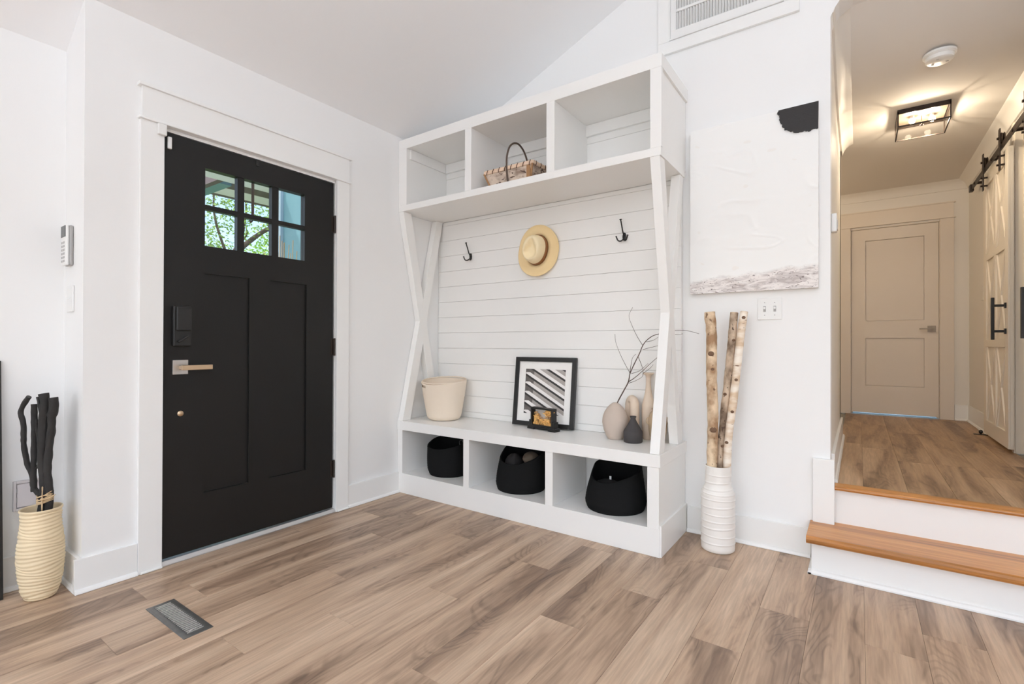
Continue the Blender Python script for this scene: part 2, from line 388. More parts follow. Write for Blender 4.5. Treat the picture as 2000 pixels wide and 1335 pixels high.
# ceiling
m = MB(); xs = [-.42, 0, 3.0, RX + .14]
bmv = [[m.bm.verts.new((x, y, cz(x) + dz)) for x in xs] for (y, dz) in ((RY - .14, 0), (.14, 0), (RY - .14, .08), (.14, .08))]
for i in range(3):
    m.bm.faces.new((bmv[0][i], bmv[0][i + 1], bmv[1][i + 1], bmv[1][i])); m.bm.faces.new((bmv[2][i], bmv[3][i], bmv[3][i + 1], bmv[2][i + 1]))
    m.bm.faces.new((bmv[0][i], bmv[2][i], bmv[2][i + 1], bmv[0][i + 1])); m.bm.faces.new((bmv[1][i], bmv[1][i + 1], bmv[3][i + 1], bmv[3][i]))
m.bm.faces.new((bmv[0][0], bmv[1][0], bmv[3][0], bmv[2][0])); m.bm.faces.new((bmv[0][3], bmv[2][3], bmv[3][3], bmv[1][3]))
struct(m.build('ceiling', CEIL), 'white vaulted ceiling')

# ------------------------------------------------------------------ floor of separate planks
FLOOR = bpy.data.objects.new('floor', None); COL.objects.link(FLOOR); FLOOR['kind'] = 'structure'; FLOOR['label'] = 'light brown oak-look plank floor'
struct(box(-.45, RX + .1, RY - .1, .1, -.06, -.0085).build('subfloor', CONC, FLOOR))
PW = .1745; pcache = {}
def plank(x0, x1, y0, y1, zt, parent, m, th=.008):
    key = (round(x1 - x0, 4), round(y1 - y0, 4), m.name)
    g = .0003; lx, ly = (x1 - x0) / 2 - g, (y1 - y0) / 2 - g
    if key not in pcache:
        mb = MB(); c = .0007
        mb.box(-lx, lx, -ly, ly, -th, -c)
        # chamfered rim and top
        v = [mb.bm.verts.new(p) for p in ((-lx, -ly, -c), (lx, -ly, -c), (lx, ly, -c), (-lx, ly, -c), (-lx + c, -ly + c, 0), (lx - c, -ly + c, 0), (lx - c, ly - c, 0), (-lx + c, ly - c, 0))]
        for f in ((4, 5, 6, 7), (0, 1, 5, 4), (1, 2, 6, 5), (2, 3, 7, 6), (3, 0, 4, 7)): mb.bm.faces.new([v[i] for i in f])
        me = bpy.data.meshes.new('plank'); mb.bm.to_mesh(me); mb.bm.free(); me.materials.append(m); pcache[key] = me
    o = bpy.data.objects.new('plank', pcache[key]); COL.objects.link(o); o.location = ((x0 + x1) / 2, (y0 + y1) / 2, zt); o.parent = parent
    return o
ends = {-1: -.86, -2: -1.245, -4: -.89, -3: -1.765, -9: -1.08, -11: -2.095, -7: -2.045, -6: -1.72, -5: -1.34, -8: -1.50, -10: -.72, 0: -1.62, 1: -1.05, 2: -1.9, 3: -1.3, -12: -1.3, -13: -1.7}
PL = 1.22
for k in range(-14, 23):
    a, b = 2.05 + PW * k, 2.05 + PW * (k + 1)
    ytop = -.001
    if b <= 0 or a < -.05: ytop = -2.237 if b < .02 else -.001
    if a < -.27: a = -.27
    if b > RX: b = RX
    if b - a < .02: continue
    e = ends.get(k, -rnd.uniform(.1, 1.2)); 
    cuts = [ytop]; y = e
    while y < ytop - .08: y += PL
    while y > RY + .08:
        y -= PL
        if y < ytop - .08 and y > RY + .08: cuts.append(y)
    cuts.append(RY)
    for i in range(len(cuts) - 1): plank(a, b, cuts[i + 1], cuts[i], 0, FLOOR, PLANK)

# ------------------------------------------------------------------ hall beyond the stairs
HZF = .37
m = MB()
m.box(2.495, HX0, .14, 1.65, 0, 2.95).box(1.5, 2.615, 1.53, 1.65, 0, 2.8)
struct(m.build('wall_hall_left', HALLW), 'hall wall left of the stairs')
struct(box(1.38, 1.5, 1.53, 3.39, 0, 2.8).build('wall_hall_far_left', HALLW))
DX0, DX1, DZ1 = 2.655, 3.365, 2.255     # end door opening
m = MB().box(1.5, DX0, 3.25, 3.37, 0, 2.8).box(DX1, 3.80, 3.25, 3.37, 0, 2.8).box(DX0, DX1, 3.25, 3.37, DZ1, 2.8).box(DX0, DX1, 3.25, 3.37, 0, .36)
struct(m.build('wall_hall_end', HALLW), 'hall end wall with a two-panel door')
LY0, LY1, LZ = -.1, 1.60, 2.475          # closet opening in the right hall wall
m = MB().box(3.565, 3.80, LY1, 3.25, 0, 2.95).box(3.565, 3.80, .14, LY1, LZ, 2.95).box(3.565, 3.80, .14, .3, 0, 2.8)
struct(m.build('wall_hall_right', HALLW), 'hall wall behind the barn doors')
m = MB().box(3.80, 4.6, LY1, LY1 + .1, 0, 2.8).box(4.6, 4.7, .14, LY1 + .1, 0, 2.8).box(3.8, 4.6, .14, LY1, 2.6, 2.7)
struct(m.build('wall_closet', HALLW))
def hz(y): return HT + (.195 * (1 - (y - .14) / .86) ** 2 if y < 1.0 else 0)
m = MB(); ys = [.14 + .86 * i / 12 for i in range(13)] + [3.37]
A = [(m.bm.verts.new((2.495, y, hz(y))), m.bm.verts.new((3.80, y, hz(y))), m.bm.verts.new((2.495, y, hz(y) + .1)), m.bm.verts.new((3.80, y, hz(y) + .1))) for y in ys]
for p, q in zip(A, A[1:]): m.bm.faces.new((p[0], p[1], q[1], q[0])); m.bm.faces.new((p[2], q[2], q[3], p[3])); m.bm.faces.new((p[0], q[0], q[2], p[2])); m.bm.faces.new((p[1], p[3], q[3], q[1]))
m.bm.faces.new((A[0][0], A[0][2], A[0][3], A[0][1])); m.bm.faces.new((A[-1][0], A[-1][1], A[-1][3], A[-1][2]))
m.box(1.38, 2.495, 1.53, 3.37, HT, HT + .1)
struct(m.build('ceiling_hall', mat('hall_ceiling_paint', srgb(226, 221, 214), .7), smooth='auto'), 'hall ceiling')
HF = bpy.data.objects.new('floor_hall', None); COL.objects.link(HF); HF['kind'] = 'structure'; HF['label'] = 'warm brown plank floor of the raised hall'
struct(box(1.5, 4.6, .04, 3.25, .30, HZF - .009).build('subfloor', CONC, HF))
struct(box(2.6, 3.5, 3.25, 4.3, .30, HZF - .009).build('subfloor', CONC, HF))
for k in range(-4, 10):
    a, b = 2.05 + PW * k, 2.05 + PW * (k + 1)
    if a < 1.5: a = 1.5
    if a > 3.8: continue
    lo = .085 if a > 2.60 else (1.655 if b <= 2.6 else .085)
    if a < 2.62 < b: a = 2.62; lo = .085
    if b <= 2.62: lo = 1.655
    if a >= 3.56: hi = 1.59
    else: hi = 3.245
    if a < 3.56 < b and b > 3.565: b = 3.565
    e = {4: 1.25, 5: 2.1, 3: 2.6, 6: .9, 7: 1.9, 8: 1.1}.get(k, rnd.uniform(.5, 1.6))
    cuts = [lo]; y = e
    while y > lo + .1: y -= PL
    while y < hi - .1:
        y += PL
        if lo + .1 < y < hi - .1: cuts.append(y)
    cuts.append(hi)
    for i in range(len(cuts) - 1):
        if cuts[i + 1] - cuts[i] > .03: plank(a, b, cuts[i], cuts[i + 1], HZF, HF, HPLANK)

# ------------------------------------------------------------------ stairs
ST = thing('stairs', (2.6, 0, 0), 'two low white steps with honey-stained wooden treads up to the hall', 'stairs')
box(2.548, 3.80, -.205, -.19, 0, .152).build('riser', TRIM, ST, bevel=.001)
box(2.548, 2.563, -.19, -.002, 0, .152).build('riser_end', TRIM, ST, bevel=.001)
MB().prism([(-.205, .001), (-.222, .001), (-.222, .008), (-.215, .018), (-.205, .021)], 'x', 2.535, 3.80).build('shoe_molding', TRIM, ST)
MB().prism([(2.548, .001), (2.533, .001), (2.533, .008), (2.539, .018), (2.548, .021)], 'y', -.222, -.03).build('shoe_molding', TRIM, ST)
m = MB(); y0 = -.262
prof = [(.028, .152), (.028, .187), (y0 + .016, .187), (y0 + .006, .183), (y0, .174), (y0, .165), (y0 + .006, .156), (y0 + .014, .152)]
m.prism([(p[0], p[1]) for p in prof], 'x', 2.618, 3.564)
m.prism([(p[0] if p[0] < 0 else -.002, p[1]) for p in prof], 'x', 3.564, 3.80)
m.prism([(p[0] if p[0] < 0 else -.002, p[1]) for p in prof], 'x', 2.53, 2.618)
m.build('tread', TREAD, ST, label='honey brown lower wooden tread')
box(2.617, 3.565, .028, .04, .187, .352).build('riser', TRIM, ST)
m = MB(); y0 = -.004
m.prism([(.084, .352), (.084, .3715), (y0 + .012, .3715), (y0 + .003, .3685), (y0, .362), (y0 + .003, .355), (y0 + .012, .352)], 'x', 2.632, 3.565)
m.build('nosing', TREAD, ST, label='honey brown rounded edge of the top step')
box(2.541, 2.632, -.022, -.001, .187, .503).build('skirt_board', TRIM, ST, bevel=.002)

# ------------------------------------------------------------------ baseboards
def bb_y(name, x, y0, y1, side, z0=0, h=.146, t=.015, parent=None):   # board along Y at wall x, facing side
    x1 = x + side * t
    m = MB().box(min(x, x1), max(x, x1), y0, y1, z0 + .001, z0 + h)
    q = x1; s = side
    m.prism([(q, z0 + .001), (q + s * .013, z0 + .001), (q + s * .013, z0 + .006), (q + s * .008, z0 + .016), (q, z0 + .02)], 'y', y0, y1)
    return struct(m.build(name, TRIM, parent, bevel=.0012))
def bb_x(name, y, x0, x1, side, z0=0, h=.146, t=.015, parent=None):
    y1 = y + side * t
    m = MB().box(x0, x1, min(y, y1), max(y, y1), z0 + .001, z0 + h)
    m.prism([(y1, z0 + .001), (y1 + side * .013, z0 + .001), (y1 + side * .013, z0 + .006), (y1 + side * .008, z0 + .016), (y1, z0 + .02)], 'x', x0, x1)
    return struct(m.build(name, TRIM, parent, bevel=.0012))
bb_y('baseboard_left', 0, -2.262, -2.039, 1); bb_y('baseboard_left_inner', 0, -.896, -.4625, 1)
bb_x('baseboard_return', -2.235, -.268, 0, -1)
bb_y('baseboard_alcove', -.27, -6.48, -2.252, 1)
bb_x('baseboard_back', 0, 1.925, 2.532, -1)
bb_y('baseboard_hall_left', HX0, .086, 1.65, 1, z0=HZF)
bb_x('baseboard_hall_end', 3.25, 3.462, 3.565, -1, z0=HZF); bb_x('baseboard_hall_end_left', 3.25, 1.5, 2.568, -1, z0=HZF)
bb_y('baseboard_hall_right', 3.565, 2.36, 3.235, -1, z0=HZF, t=.010)
bb_y('baseboard_right', RX, -6.48, -.02, -1); bb_x('baseboard_rear', RY, -.25, .44, 1)
bb_x('baseboard_back_right', 0, 3.81, RX - .03, -1)
# hall crown (cove) molding
CR = [(0, 0), (.012, .0), (.016, .012), (.022, .030), (.036, .052), (.056, .068), (.072, .074), (.080, .080), (0, .080)]
def sweep(sgn, x0, yend):
    m = MB(); R = []
    for y in [.002, .14] + [.14 + .86 * i / 10 for i in range(1, 11)] + [yend]:
        z = hz(max(y, .14)); R.append([m.bm.verts.new((x0 + sgn * a, y, z - .08 - .0 + b)) for a, b in CR])
    for p, q in zip(R, R[1:]):
        for i in range(len(CR)): m.bm.faces.new((p[i], p[(i + 1) % len(CR)], q[(i + 1) % len(CR)], q[i]))
    m.bm.faces.new(R[0]); m.bm.faces.new(R[-1][::-1]); return m
m = sweep(1, HX0, 1.66)
struct(m.build('trim_1', HALLW, smooth='auto'), 'cove molding along the left hall wall')
struct(MB().prism([(3.25 - a, HT - .08 + b) for a, b in CR], 'x', 1.5, 3.565).build('trim_2', HALLW, smooth='auto'), 'cove molding on the hall end wall')
struct(sweep(-1, 3.565, 3.25).build('trim_3', HALLW, smooth='auto'), 'cove molding above the barn doors')

# ================================================================== FRONT DOOR (door_1)
D1 = bpy.data.objects.new('door_1', None); COL.objects.link(D1); D1['kind'] = 'structure'; D1['label'] = 'black craftsman front door with six small panes'
m = MB(); X0, X1 = -.044, 0
L0, L1, Z0, Z1 = -1.934, -1.003, .032, 2.083
for a, b, c, d in ((L0, -1.754, Z0, Z1), (-1.754, -1.20, 1.962, Z1), (-1.754, -1.20, 1.424, 1.565), (-1.754, -1.186, Z0, .307), (-1.528, -1.411, .307, 1.424)): m.box(X0, X1, a, b, c, d)
m.box(X0, X1, -1.20, L1, 1.424, Z1).box(X0, X1, -1.186, L1, Z0, 1.424)
m.build('leaf', BLK, D1)
for a, b in ((-1.754, -1.528), (-1.411, -1.186)): box(-.034, -.011, a, b, .307, 1.424).build('panel', BLK, D1)
for a, b in ((-1.592, -1.556), (-1.402, -1.362)): box(-.036, -.004, a, b, 1.565, 1.962).build('muntin', BLK, D1)
for a, b in ((-1.754, -1.592), (-1.556, -1.402), (-1.362, -1.20)): box(-.036, -.004, a, b, 1.752, 1.776).build('muntin', BLK, D1)
for a, b in ((-1.754, -1.592), (-1.556, -1.402), (-1.362, -1.20)):
    for c, d in ((1.565, 1.752), (1.776, 1.962)): box(-.024, -.020, a, b, c, d).build('pane', GLASS, D1)
for z in (1.825, 1.047, .276):
    h = MB().tube([(.006, -.996, z - .055), (.006, -.996, z + .055)], .0065, 10).box(-.004, .0015, -1.018, -.996, z - .05, z + .05).build('hinge', BRONZE, D1)
    MB().box(-.002, .002, -.994, -.987, z - .05, z + .05).build('hinge_leaf', NICK, h)
# smart lock
lk = MB().box(.0, .022, -1.902, -1.820, 1.052, 1.250).build('lock_housing', BLKM, D1, bevel=.006)
box(.022, .034, -1.892, -1.824, 1.128, 1.246).build('lock_cover', BLKM, lk, bevel=.006)
m = MB().box(.022, .036, -1.888, -1.834, 1.083, 1.093); m.rot((.03, -1.861, 1.088), math.radians(32), 'X'); m.build('thumb_turn', BLKM, lk, bevel=.003)
hd = box(.0, .010, -1.899, -1.831, .915, .985).build('lever_rose', NICK, D1, bevel=.001, label='square satin nickel rose')
MB().box(.0101, .0395, -1.872, -1.855, .939, .957).box(.040, .052, -1.875, -1.735, .936, .960).build('lever', BRASS, hd, bevel=.002)
MB().lathe((0, 0, 0), [(.0, 0), (.0135, 0), (.0135, .004), (.010, .007), (0.0, .0075)], 20, capb=False, capt=False, fx=lambda r, a, z: (z + .0, r * math.cos(a) - 1.861, r * math.sin(a) + .722)).build('bolt_cap', BRASS, D1, smooth='auto', label='small round brass-toned plug')
box(0.0005, .006, -1.497, -1.480, 2.05, 2.083).build('hanger_hook', BLKM, D1, bevel=.001)
# jamb, casing, header
m = MB().box(-.14, -.001, OY0 + .001, L0 - .003, .0, OZ - .001).box(-.14, -.001, L1 + .012, OY1 - .001, 0, OZ - .001).box(-.14, -.001, OY0 + .001, OY1 - .001, Z1 + .006, OZ - .001)
m.box(-.075, -.048, L0 - .003, L0 + .012, .03, Z1 + .006).box(-.075, -.048, L1 - .01, L1 + .012, .03, Z1 + .006).box(-.075, -.048, L0, L1, Z1 - .010, Z1 + .006)
struct(m.build('jamb', TRIM, D1))
struct(box(.0, .020, -2.038, -1.942, .001, 2.106).build('casing', TRIM, D1, bevel=.0015)); struct(box(.0, .020, -.988, -.897, .001, 2.106).build('casing', TRIM, D1, bevel=.0015))
struct(MB().box(0, .024, -2.034, -.901, 2.118, 2.258).build('header', TRIM, D1, bevel=.001))
struct(MB().box(0, .033, -2.046, -.887, 2.106, 2.118).build('header_fillet', TRIM, D1, bevel=.003)); struct(MB().box(0, .036, -2.048, -.885, 2.258, 2.272).build('header_cap', TRIM, D1, bevel=.002))
struct(MB().prism([(-.14, .001), (.018, .001), (.018, .006), (.006, .022), (-.14, .026)], 'y', -1.941, -.989).build('threshold', ALU, D1))
MB().tube([(.027, -2.03, .007), (.027, -1.945, .007)], .006, 8).build('shoe_molding', TRIM, D1)
MB().tube([(.027, -.98, .007), (.027, -.90, .007)], .006, 8).build('shoe_molding', TRIM, D1)
# alarm contact
t = thing('alarm_sensor', (.02, -1.955, 2.05), 'small white alarm contact on the casing at the door top corner', 'sensor')
box(.0205, .040, -1.975, -1.938, 2.052, 2.104).build('sensor_body', PLW, t, bevel=.004)
t = thing('alarm_magnet', (.0, -1.917, 2.0), 'slim white magnet on the black door beside the alarm contact', 'sensor')
box(.0005, .014, -1.925, -1.908, 2.005, 2.062).build('magnet_body', PLW, t, bevel=.003)

# ================================================================== PORCH AND GARDEN OUTSIDE
struct(box(-2.6, -.15, -4, 3.0, -.3, -.02).build('porch_floor', CONC), 'concrete porch outside the front door')
struct(box(-60, -2.6, -50, 50, -.7, -.35).build('ground', GRASS), 'lawn beyond the porch')
PB = thing('porch_beam', (-1.48, -1, 2.42), 'white porch beam above the front door view', 'beam')
box(-1.56, -1.40, -4.0, 3.0, 2.405, 2.62).build('beam', PALE, PB)
PR = thing('porch_eave', (-1.9, 0, 2.45), 'porch eave with dark soffit and pale fascia past the white beam', 'eave')
box(-1.60, -1.56, -.9, 3.0, 2.46, 2.52).build('ledger', BROWN, PR)
box(-1.886, -1.56, -.80, 3.0, 2.45, 2.50).build('soffit_board', BROWN, PR); box(-2.12, -1.886, -.80, 3.0, 2.45, 2.50).build('soffit_board', PALE, PR, label='pale soffit board')
box(-2.19, -2.12, -.80, 3.0, 2.45, 2.60).build('gutter', BROWN, PR); box(-2.25, -1.75, -.90, -.80, 2.44, 2.66).build('gable_end', TEAL, PR, label='teal gable end')
box(-2.25, -1.62, -.95, -.90, 2.44, 2.60).build('rake_board', BROWN, PR)
struct(MB().box(-1.34, -.15, -.62, -.50, -.02, 2.40).build('wall_exterior', TEAL), 'teal outside wall right of the front door')
struct(MB().box(-1.42, -1.24, -.645, -.49, -.02, 2.40).build('trim_4', TEALL), 'pale corner board of the teal wall')
PT = thing('dried_stem_planter', (-.88, -.82, -.02), 'dried tan stems in a tall planter by the teal porch wall', 'plant')
MB().lathe((-.88, -.82, -.02), [(.10, 0), (.13, .45), (.14, .46), (.13, .47), (.11, .44)], 20, capt=True).build('planter', CONC, PT, smooth='auto')
m = MB()
for i in range(26):
    a = rnd.uniform(0, 6.28); l = rnd.uniform(1.1, 1.50); sp = rnd.uniform(.02, .17)
    p = Vector((-.88, -.82, .4)); q = p + Vector((math.cos(a) * sp, math.sin(a) * sp * .8, l))
    m.tube(smoothpts([p, p.lerp(q, .5) + Vector((rnd.uniform(-.02, .02), rnd.uniform(-.02, .02), 0)), q], 4), .003, 5)
m.build('stems', DRYG, PT)['kind'] = 'stuff'
WH = thing('wreath_hanger', (-.05, -1.487, 1.73), 'brown metal hanger strap outside the middle door pane', 'hanger')
box(-.052, -.047, -1.494, -1.480, 1.76, 2.088).build('strap', TWIG, WH)
MB().tube([(-.05, -1.487, 1.765), (-.058, -1.487, 1.752), (-.072, -1.487, 1.750), (-.080, -1.487, 1.760)], .005, 8).build('hook', TWIG, WH, smooth=True)
def leaves(name, parent, m, blobs, n, size, seed):
    r = random.Random(seed); vs = []; fs = []
    for i in range(n):
        c, rad = r.choice(blobs)
        d = Vector((r.gauss(0, 1), r.gauss(0, 1), r.gauss(0, 1))); p = Vector(c) + d * rad * .5
        a = Vector((r.gauss(0, 1), r.gauss(0, 1), r.gauss(0, .6))).normalized() * size * r.uniform(.6, 1.3)
        b = a.cross(Vector((r.gauss(0, 1), r.gauss(0, 1), r.gauss(0, 1)))).normalized() * size * .38
        k = len(vs); vs += [p - a, p + b, p + a, p - b]; fs.append((k, k + 1, k + 2, k + 3))
    me = bpy.data.meshes.new(name); o0 = ORG[parent.name]
    me.from_pydata([tuple(v - o0) for v in vs], [], fs); me.materials.append(m)
    o = bpy.data.objects.new(name, me); COL.objects.link(o); o.parent = parent; o['kind'] = 'stuff'; return o
TR = thing('garden_tree', (-5.2, .3, -.35), 'leafy garden tree with a bent branch seen through the door panes', 'tree')
MB().tube(smoothpts([(-5.2, .1, -.35), (-5.1, .25, .9), (-5.0, .5, 1.8), (-5.0, .7, 2.35)], 5), [.13 - .005 * i for i in range(16)], 12, wob=.2).build('trunk', TRUNK, TR, smooth=True)
for P, r0 in (([(-5.0, .7, 2.30), (-5.0, .95, 2.60), (-5.0, 1.35, 2.92), (-5.0, 1.75, 2.88), (-5.05, 2.05, 2.62), (-5.1, 2.2, 2.3)], .045),
              ([(-5.0, .7, 2.3), (-5.1, .85, 2.55), (-5.1, 1.0, 2.75), (-5.2, 1.05, 2.9)], .025),
              ([(-5.0, 1.3, 2.95), (-5.0, 1.55, 3.15), (-4.9, 1.8, 3.2), (-4.9, 2.2, 3.1)], .028),
              ([(-5.0, .7, 2.3), (-4.9, .45, 2.9), (-4.9, .45, 3.4)], .022), ([(-5.0, .9, 2.75), (-5.1, 1.0, 3.2), (-5.1, .9, 3.6)], .02)):
    q = smoothpts(P, 5); MB().tube(q, [r0 * (1 - .7 * i / len(q)) for i in range(len(q))], 8, wob=.2).build('branch', TRUNK, TR, smooth=True)
leaves('foliage', TR, LEAF, [((-5.2, .3, 3.0), .55), ((-5.1, .1, 2.6), .45), ((-5.0, .8, 3.05), .4), ((-5.0, 1.5, 3.1), .35), ((-4.9, 2.0, 3.05), .35), ((-5.3, .6, 2.4), .4), ((-5.0, .45, 3.9), .7), ((-5.1, 1.2, 3.9), .6), ((-5.2, -.3, 3.3), .6)], 5200, .034, 3)
SH = thing('garden_shrub', (-6.5, 2.2, -.35), 'bright green shrub low behind the bent branch', 'shrub')
MB().tube([(-6.5, 2.2, -.35), (-6.5, 2.2, 1.8)], .06, 8).build('stem', TRUNK, SH)
leaves('foliage', SH, mat('bright_leaf', srgb(170, 205, 96), .6, vary=.25, vscale=2), [((-6.5, 2.0, 2.3), .9), ((-6.5, 2.9, 2.2), .9), ((-6.4, 1.2, 2.0), .8), ((-6.6, 2.4, 2.75), .5), ((-6.5, 2.2, 1.4), 1.0)], 6500, .045, 5)

# ================================================================== BUILT-IN HALL TREE
H = thing('hall_tree_bench', (.96, -.23, 0), 'white built-in bench with cubbies below and above and X-shaped side braces', 'storage bench')
YF = -.462
def hb(name, a, lab=None, bev=.0012): return box(*a).build(name, LOCK, H, bevel=bev, label=lab)
hb('plinth', (.002, 1.915, YF, -.003, 0.0005, .142))
hb('side_panel', (.002, .050, YF, -.003, .142, .450)); hb('side_panel', (1.85, 1.911, YF, -.003, .142, .450))
hb('divider', (.624, .672, YF, -.046, .142, .450)); hb('divider', (1.245, 1.296, YF, -.046, .142, .450))
hb('seat', (.002, 1.918, YF - .004, -.003, .450, .515), 'smooth white bench seat', .002)
hb('back_panel', (.050, 1.85, -.026, -.003, .142, .450))
hb('baseboard_strip', (1.911, 1.922, YF + .006, -.003, .0005, .158))
for z in (.30,): pass
# batten lines inside lower cubbies
for x in (.09, .20): hb('batten', (x, x + .012, -.032, -.026, .142, .45))
# shiplap boards from seat to top
z = .515; zl = [.5578 + .1195 * i for i in range(18)]
edges = [.5155] + [q for q in zl if q < 2.46] + [2.466]
for i in range(len(edges) - 1):
    if edges[i] > 1.99 - .001 and edges[i + 1] < 2.09: pass
    a, b = edges[i] + .0007, edges[i + 1] - .0007
    for lo, hi in ((a, min(b, 2.019)), (max(a, 2.063), b)):
        if hi - lo > .01: box(.002, 1.897, -.045, -.027, lo, hi).build('shiplap_board', LOCK, H, bevel=.0008)
box(.002, 1.895, -.026, -.003, .516, 2.466).build('backing', LOCK, H)
# upper cubbies
hb('shelf', (.002, 1.918, YF, -.046, 2.020, 2.063)); hb('top_panel', (.002, 1.921, YF, -.003, 2.466, 2.536))
hb('side_panel', (.002, .083, YF, -.046, 2.063, 2.466)); hb('side_panel', (1.862, 1.910, YF + .001, -.003, 2.063, 2.466))
MB().box(1.8625, 1.920, YF + .0004, YF + .02, 2.0635, 2.4655).build('face_stile', LOCK, H)
hb('divider', (.629, .682, YF, -.046, 2.063, 2.466)); hb('divider', (1.248, 1.302, YF, -.046, 2.063, 2.466))
for a, b in ((.083, .629), (.682, 1.248), (1.302, 1.862)): hb('cleat', (a, b, -.064, -.046, 2.395, 2.465))
hb('cleat', (.0835, .097, YF + .03, -.066, 2.395, 2.465)); 
# X braces at both ends
for x0, x1 in ((.003, .053), (1.862, 1.912)):
    e = .0006
    MB().hexa([(x0, -.146, .516), (x1, -.146, .516), (x1, -.080, .516), (x0, -.080, .516), (x0, YF, 2.019), (x1, YF, 2.019), (x1, -.385, 2.019), (x0, -.385, 2.019)]).build('brace', LOCK, H, bevel=.0015)
    MB().hexa([(x0 + e, YF, .516), (x1 + e, YF, .516), (x1 + e, -.386, .516), (x0 + e, -.386, .516), (x0 + e, -.12, 2.019), (x1 + e, -.12, 2.019), (x1 + e, -.052, 2.019), (x0 + e, -.052, 2.019)]).build('brace', LOCK, H, bevel=.0015)

# ------------------------------------------------------------------ hooks
def coat_hook(x, z, label):
    t = thing('coat_hook', (x, -.046, z), label, 'hook', 'coat hooks on the shiplap')
    MB().ell((x, -.0475, z - .002), (.013, .005, .026), 16).build('backplate', STEEL, t, smooth=True)
    p = smoothpts([(x, -.050, z), (x - .001, -.068, z + .022), (x - .002, -.082, z + .055), (x - .003, -.098, z + .092)], 5)
    MB().tube(p, .0042, 8).ell((x - .003, -.0985, z + .094), (.0095, .0055, .004), 10).build('upper_prong', STEEL, t, smooth=True)
    for s in (-1, 1):
        p = smoothpts([(x, -.051, z - .012), (x + s * .012, -.070, z - .030), (x + s * .026, -.082, z - .028), (x + s * .036, -.086, z - .006)], 5)
        MB().tube(p, .0042, 8).ell((x + s * .0365, -.086, z - .004), (.0055, .0055, .0045), 10).build('lower_prong', STEEL, t, smooth=True)
coat_hook(.335, 1.728, 'black triple coat hook on the shiplap left of the straw hat')
coat_hook(1.556, 1.729, 'black triple coat hook on the shiplap right of the straw hat')

# ------------------------------------------------------------------ hat (axis -Y), hung on the shiplap
HT_ = thing('straw_hat', (.945, -.047, 1.70), 'pale straw fedora with a brown band hanging on the shiplap', 'hat')
def hatxf(x, y, z):       # local: z outwards
    a = math.radians(-12); X = x * math.cos(a) - y * math.sin(a); Y = x * math.sin(a) + y * math.cos(a)
    return (.942 + X + z * .10, -.062 - z, 1.702 + Y)
def crown_r(a): return .078 + .020 * math.sin(a) ** 2 + .004 * math.sin(a)
m = MB(); seg = 64; rings = []
for r, zz in ((.176, .004), (.170, .000), (.150, -.003), (.125, -.001), (.105, .003)):
    ring = []
    for i in range(seg):
        a = 2 * PI * i / seg; k = (r - .09) / .086
        rr = crown_r(a) + .006 + (r - .105) / .071 * ((.160 + .014 * abs(math.sin(a))) - crown_r(a) - .006)
        ring.append(m.bm.verts.new(hatxf(rr * math.cos(a), rr * math.sin(a), zz + .012 * max(0, k) * math.cos(2 * a) * -1 + .004)))
    rings.append(ring)
for j in range(len(rings) - 1):
    for i in range(seg): m.bm.faces.new((rings[j][i], rings[j][(i + 1) % seg], rings[j + 1][(i + 1) % seg], rings[j + 1][i]))
o = m.build('brim', STRAW, HT_, smooth=True); sm = o.modifiers.new('solid', 'SOLIDIFY'); sm.thickness = .003
m = MB(); rings = []
prof = [(1.06, .004), (1.02, .012), (.985, .034), (.95, .062), (.905, .088), (.85, .108), (.78, .120), (.69, .1245), (.58, .1235), (.46, .122), (.3, .121), (.15, .1205)]
for s_, zz in prof:
    ring = []
    for i in range(seg):
        a = 2 * PI * i / seg; r = crown_r(a) * s_
        x, y = r * math.cos(a), r * math.sin(a)
        if s_ <= .86:      # teardrop dent, pointed towards the top
            w = .046 * (1 - max(-.35, (y / .085)) * .80); d = math.hypot(x / max(w, .004), (y + .004) / .070)
            zz2 = zz - .034 * max(0, 1 - d ** 4) 
        else: zz2 = zz
        ring.append(m.bm.verts.new(hatxf(x, y, zz2)))
    rings.append(ring)
for j in range(len(rings) - 1):
    for i in range(seg): m.bm.faces.new((rings[j][i], rings[j][(i + 1) % seg], rings[j + 1][(i + 1) % seg], rings[j + 1][i]))
m.bm.faces.new(rings[-1]); m.build('crown', mat('hat_straw_crown', srgb(248, 230, 190), .7, bump=.5, bscale=500), HT_, smooth=True, sub=1)
m = MB(); rings = []
for s_, zz in ((1.0, .008), (1.045, .008), (1.005, .040), (.96, .040)):
    rings.append([m.bm.verts.new(hatxf(crown_r(2 * PI * i / seg) * s_ * math.cos(2 * PI * i / seg) * 1.012, crown_r(2 * PI * i / seg) * s_ * math.sin(2 * PI * i / seg) * 1.012, zz)) for i in range(seg)])
for j in range(3):
    for i in range(seg): m.bm.faces.new((rings[j][i], rings[j][(i + 1) % seg], rings[j + 1][(i + 1) % seg], rings[j + 1][i]))
m.build('hat_band', HBAND, HT_, smooth=True)

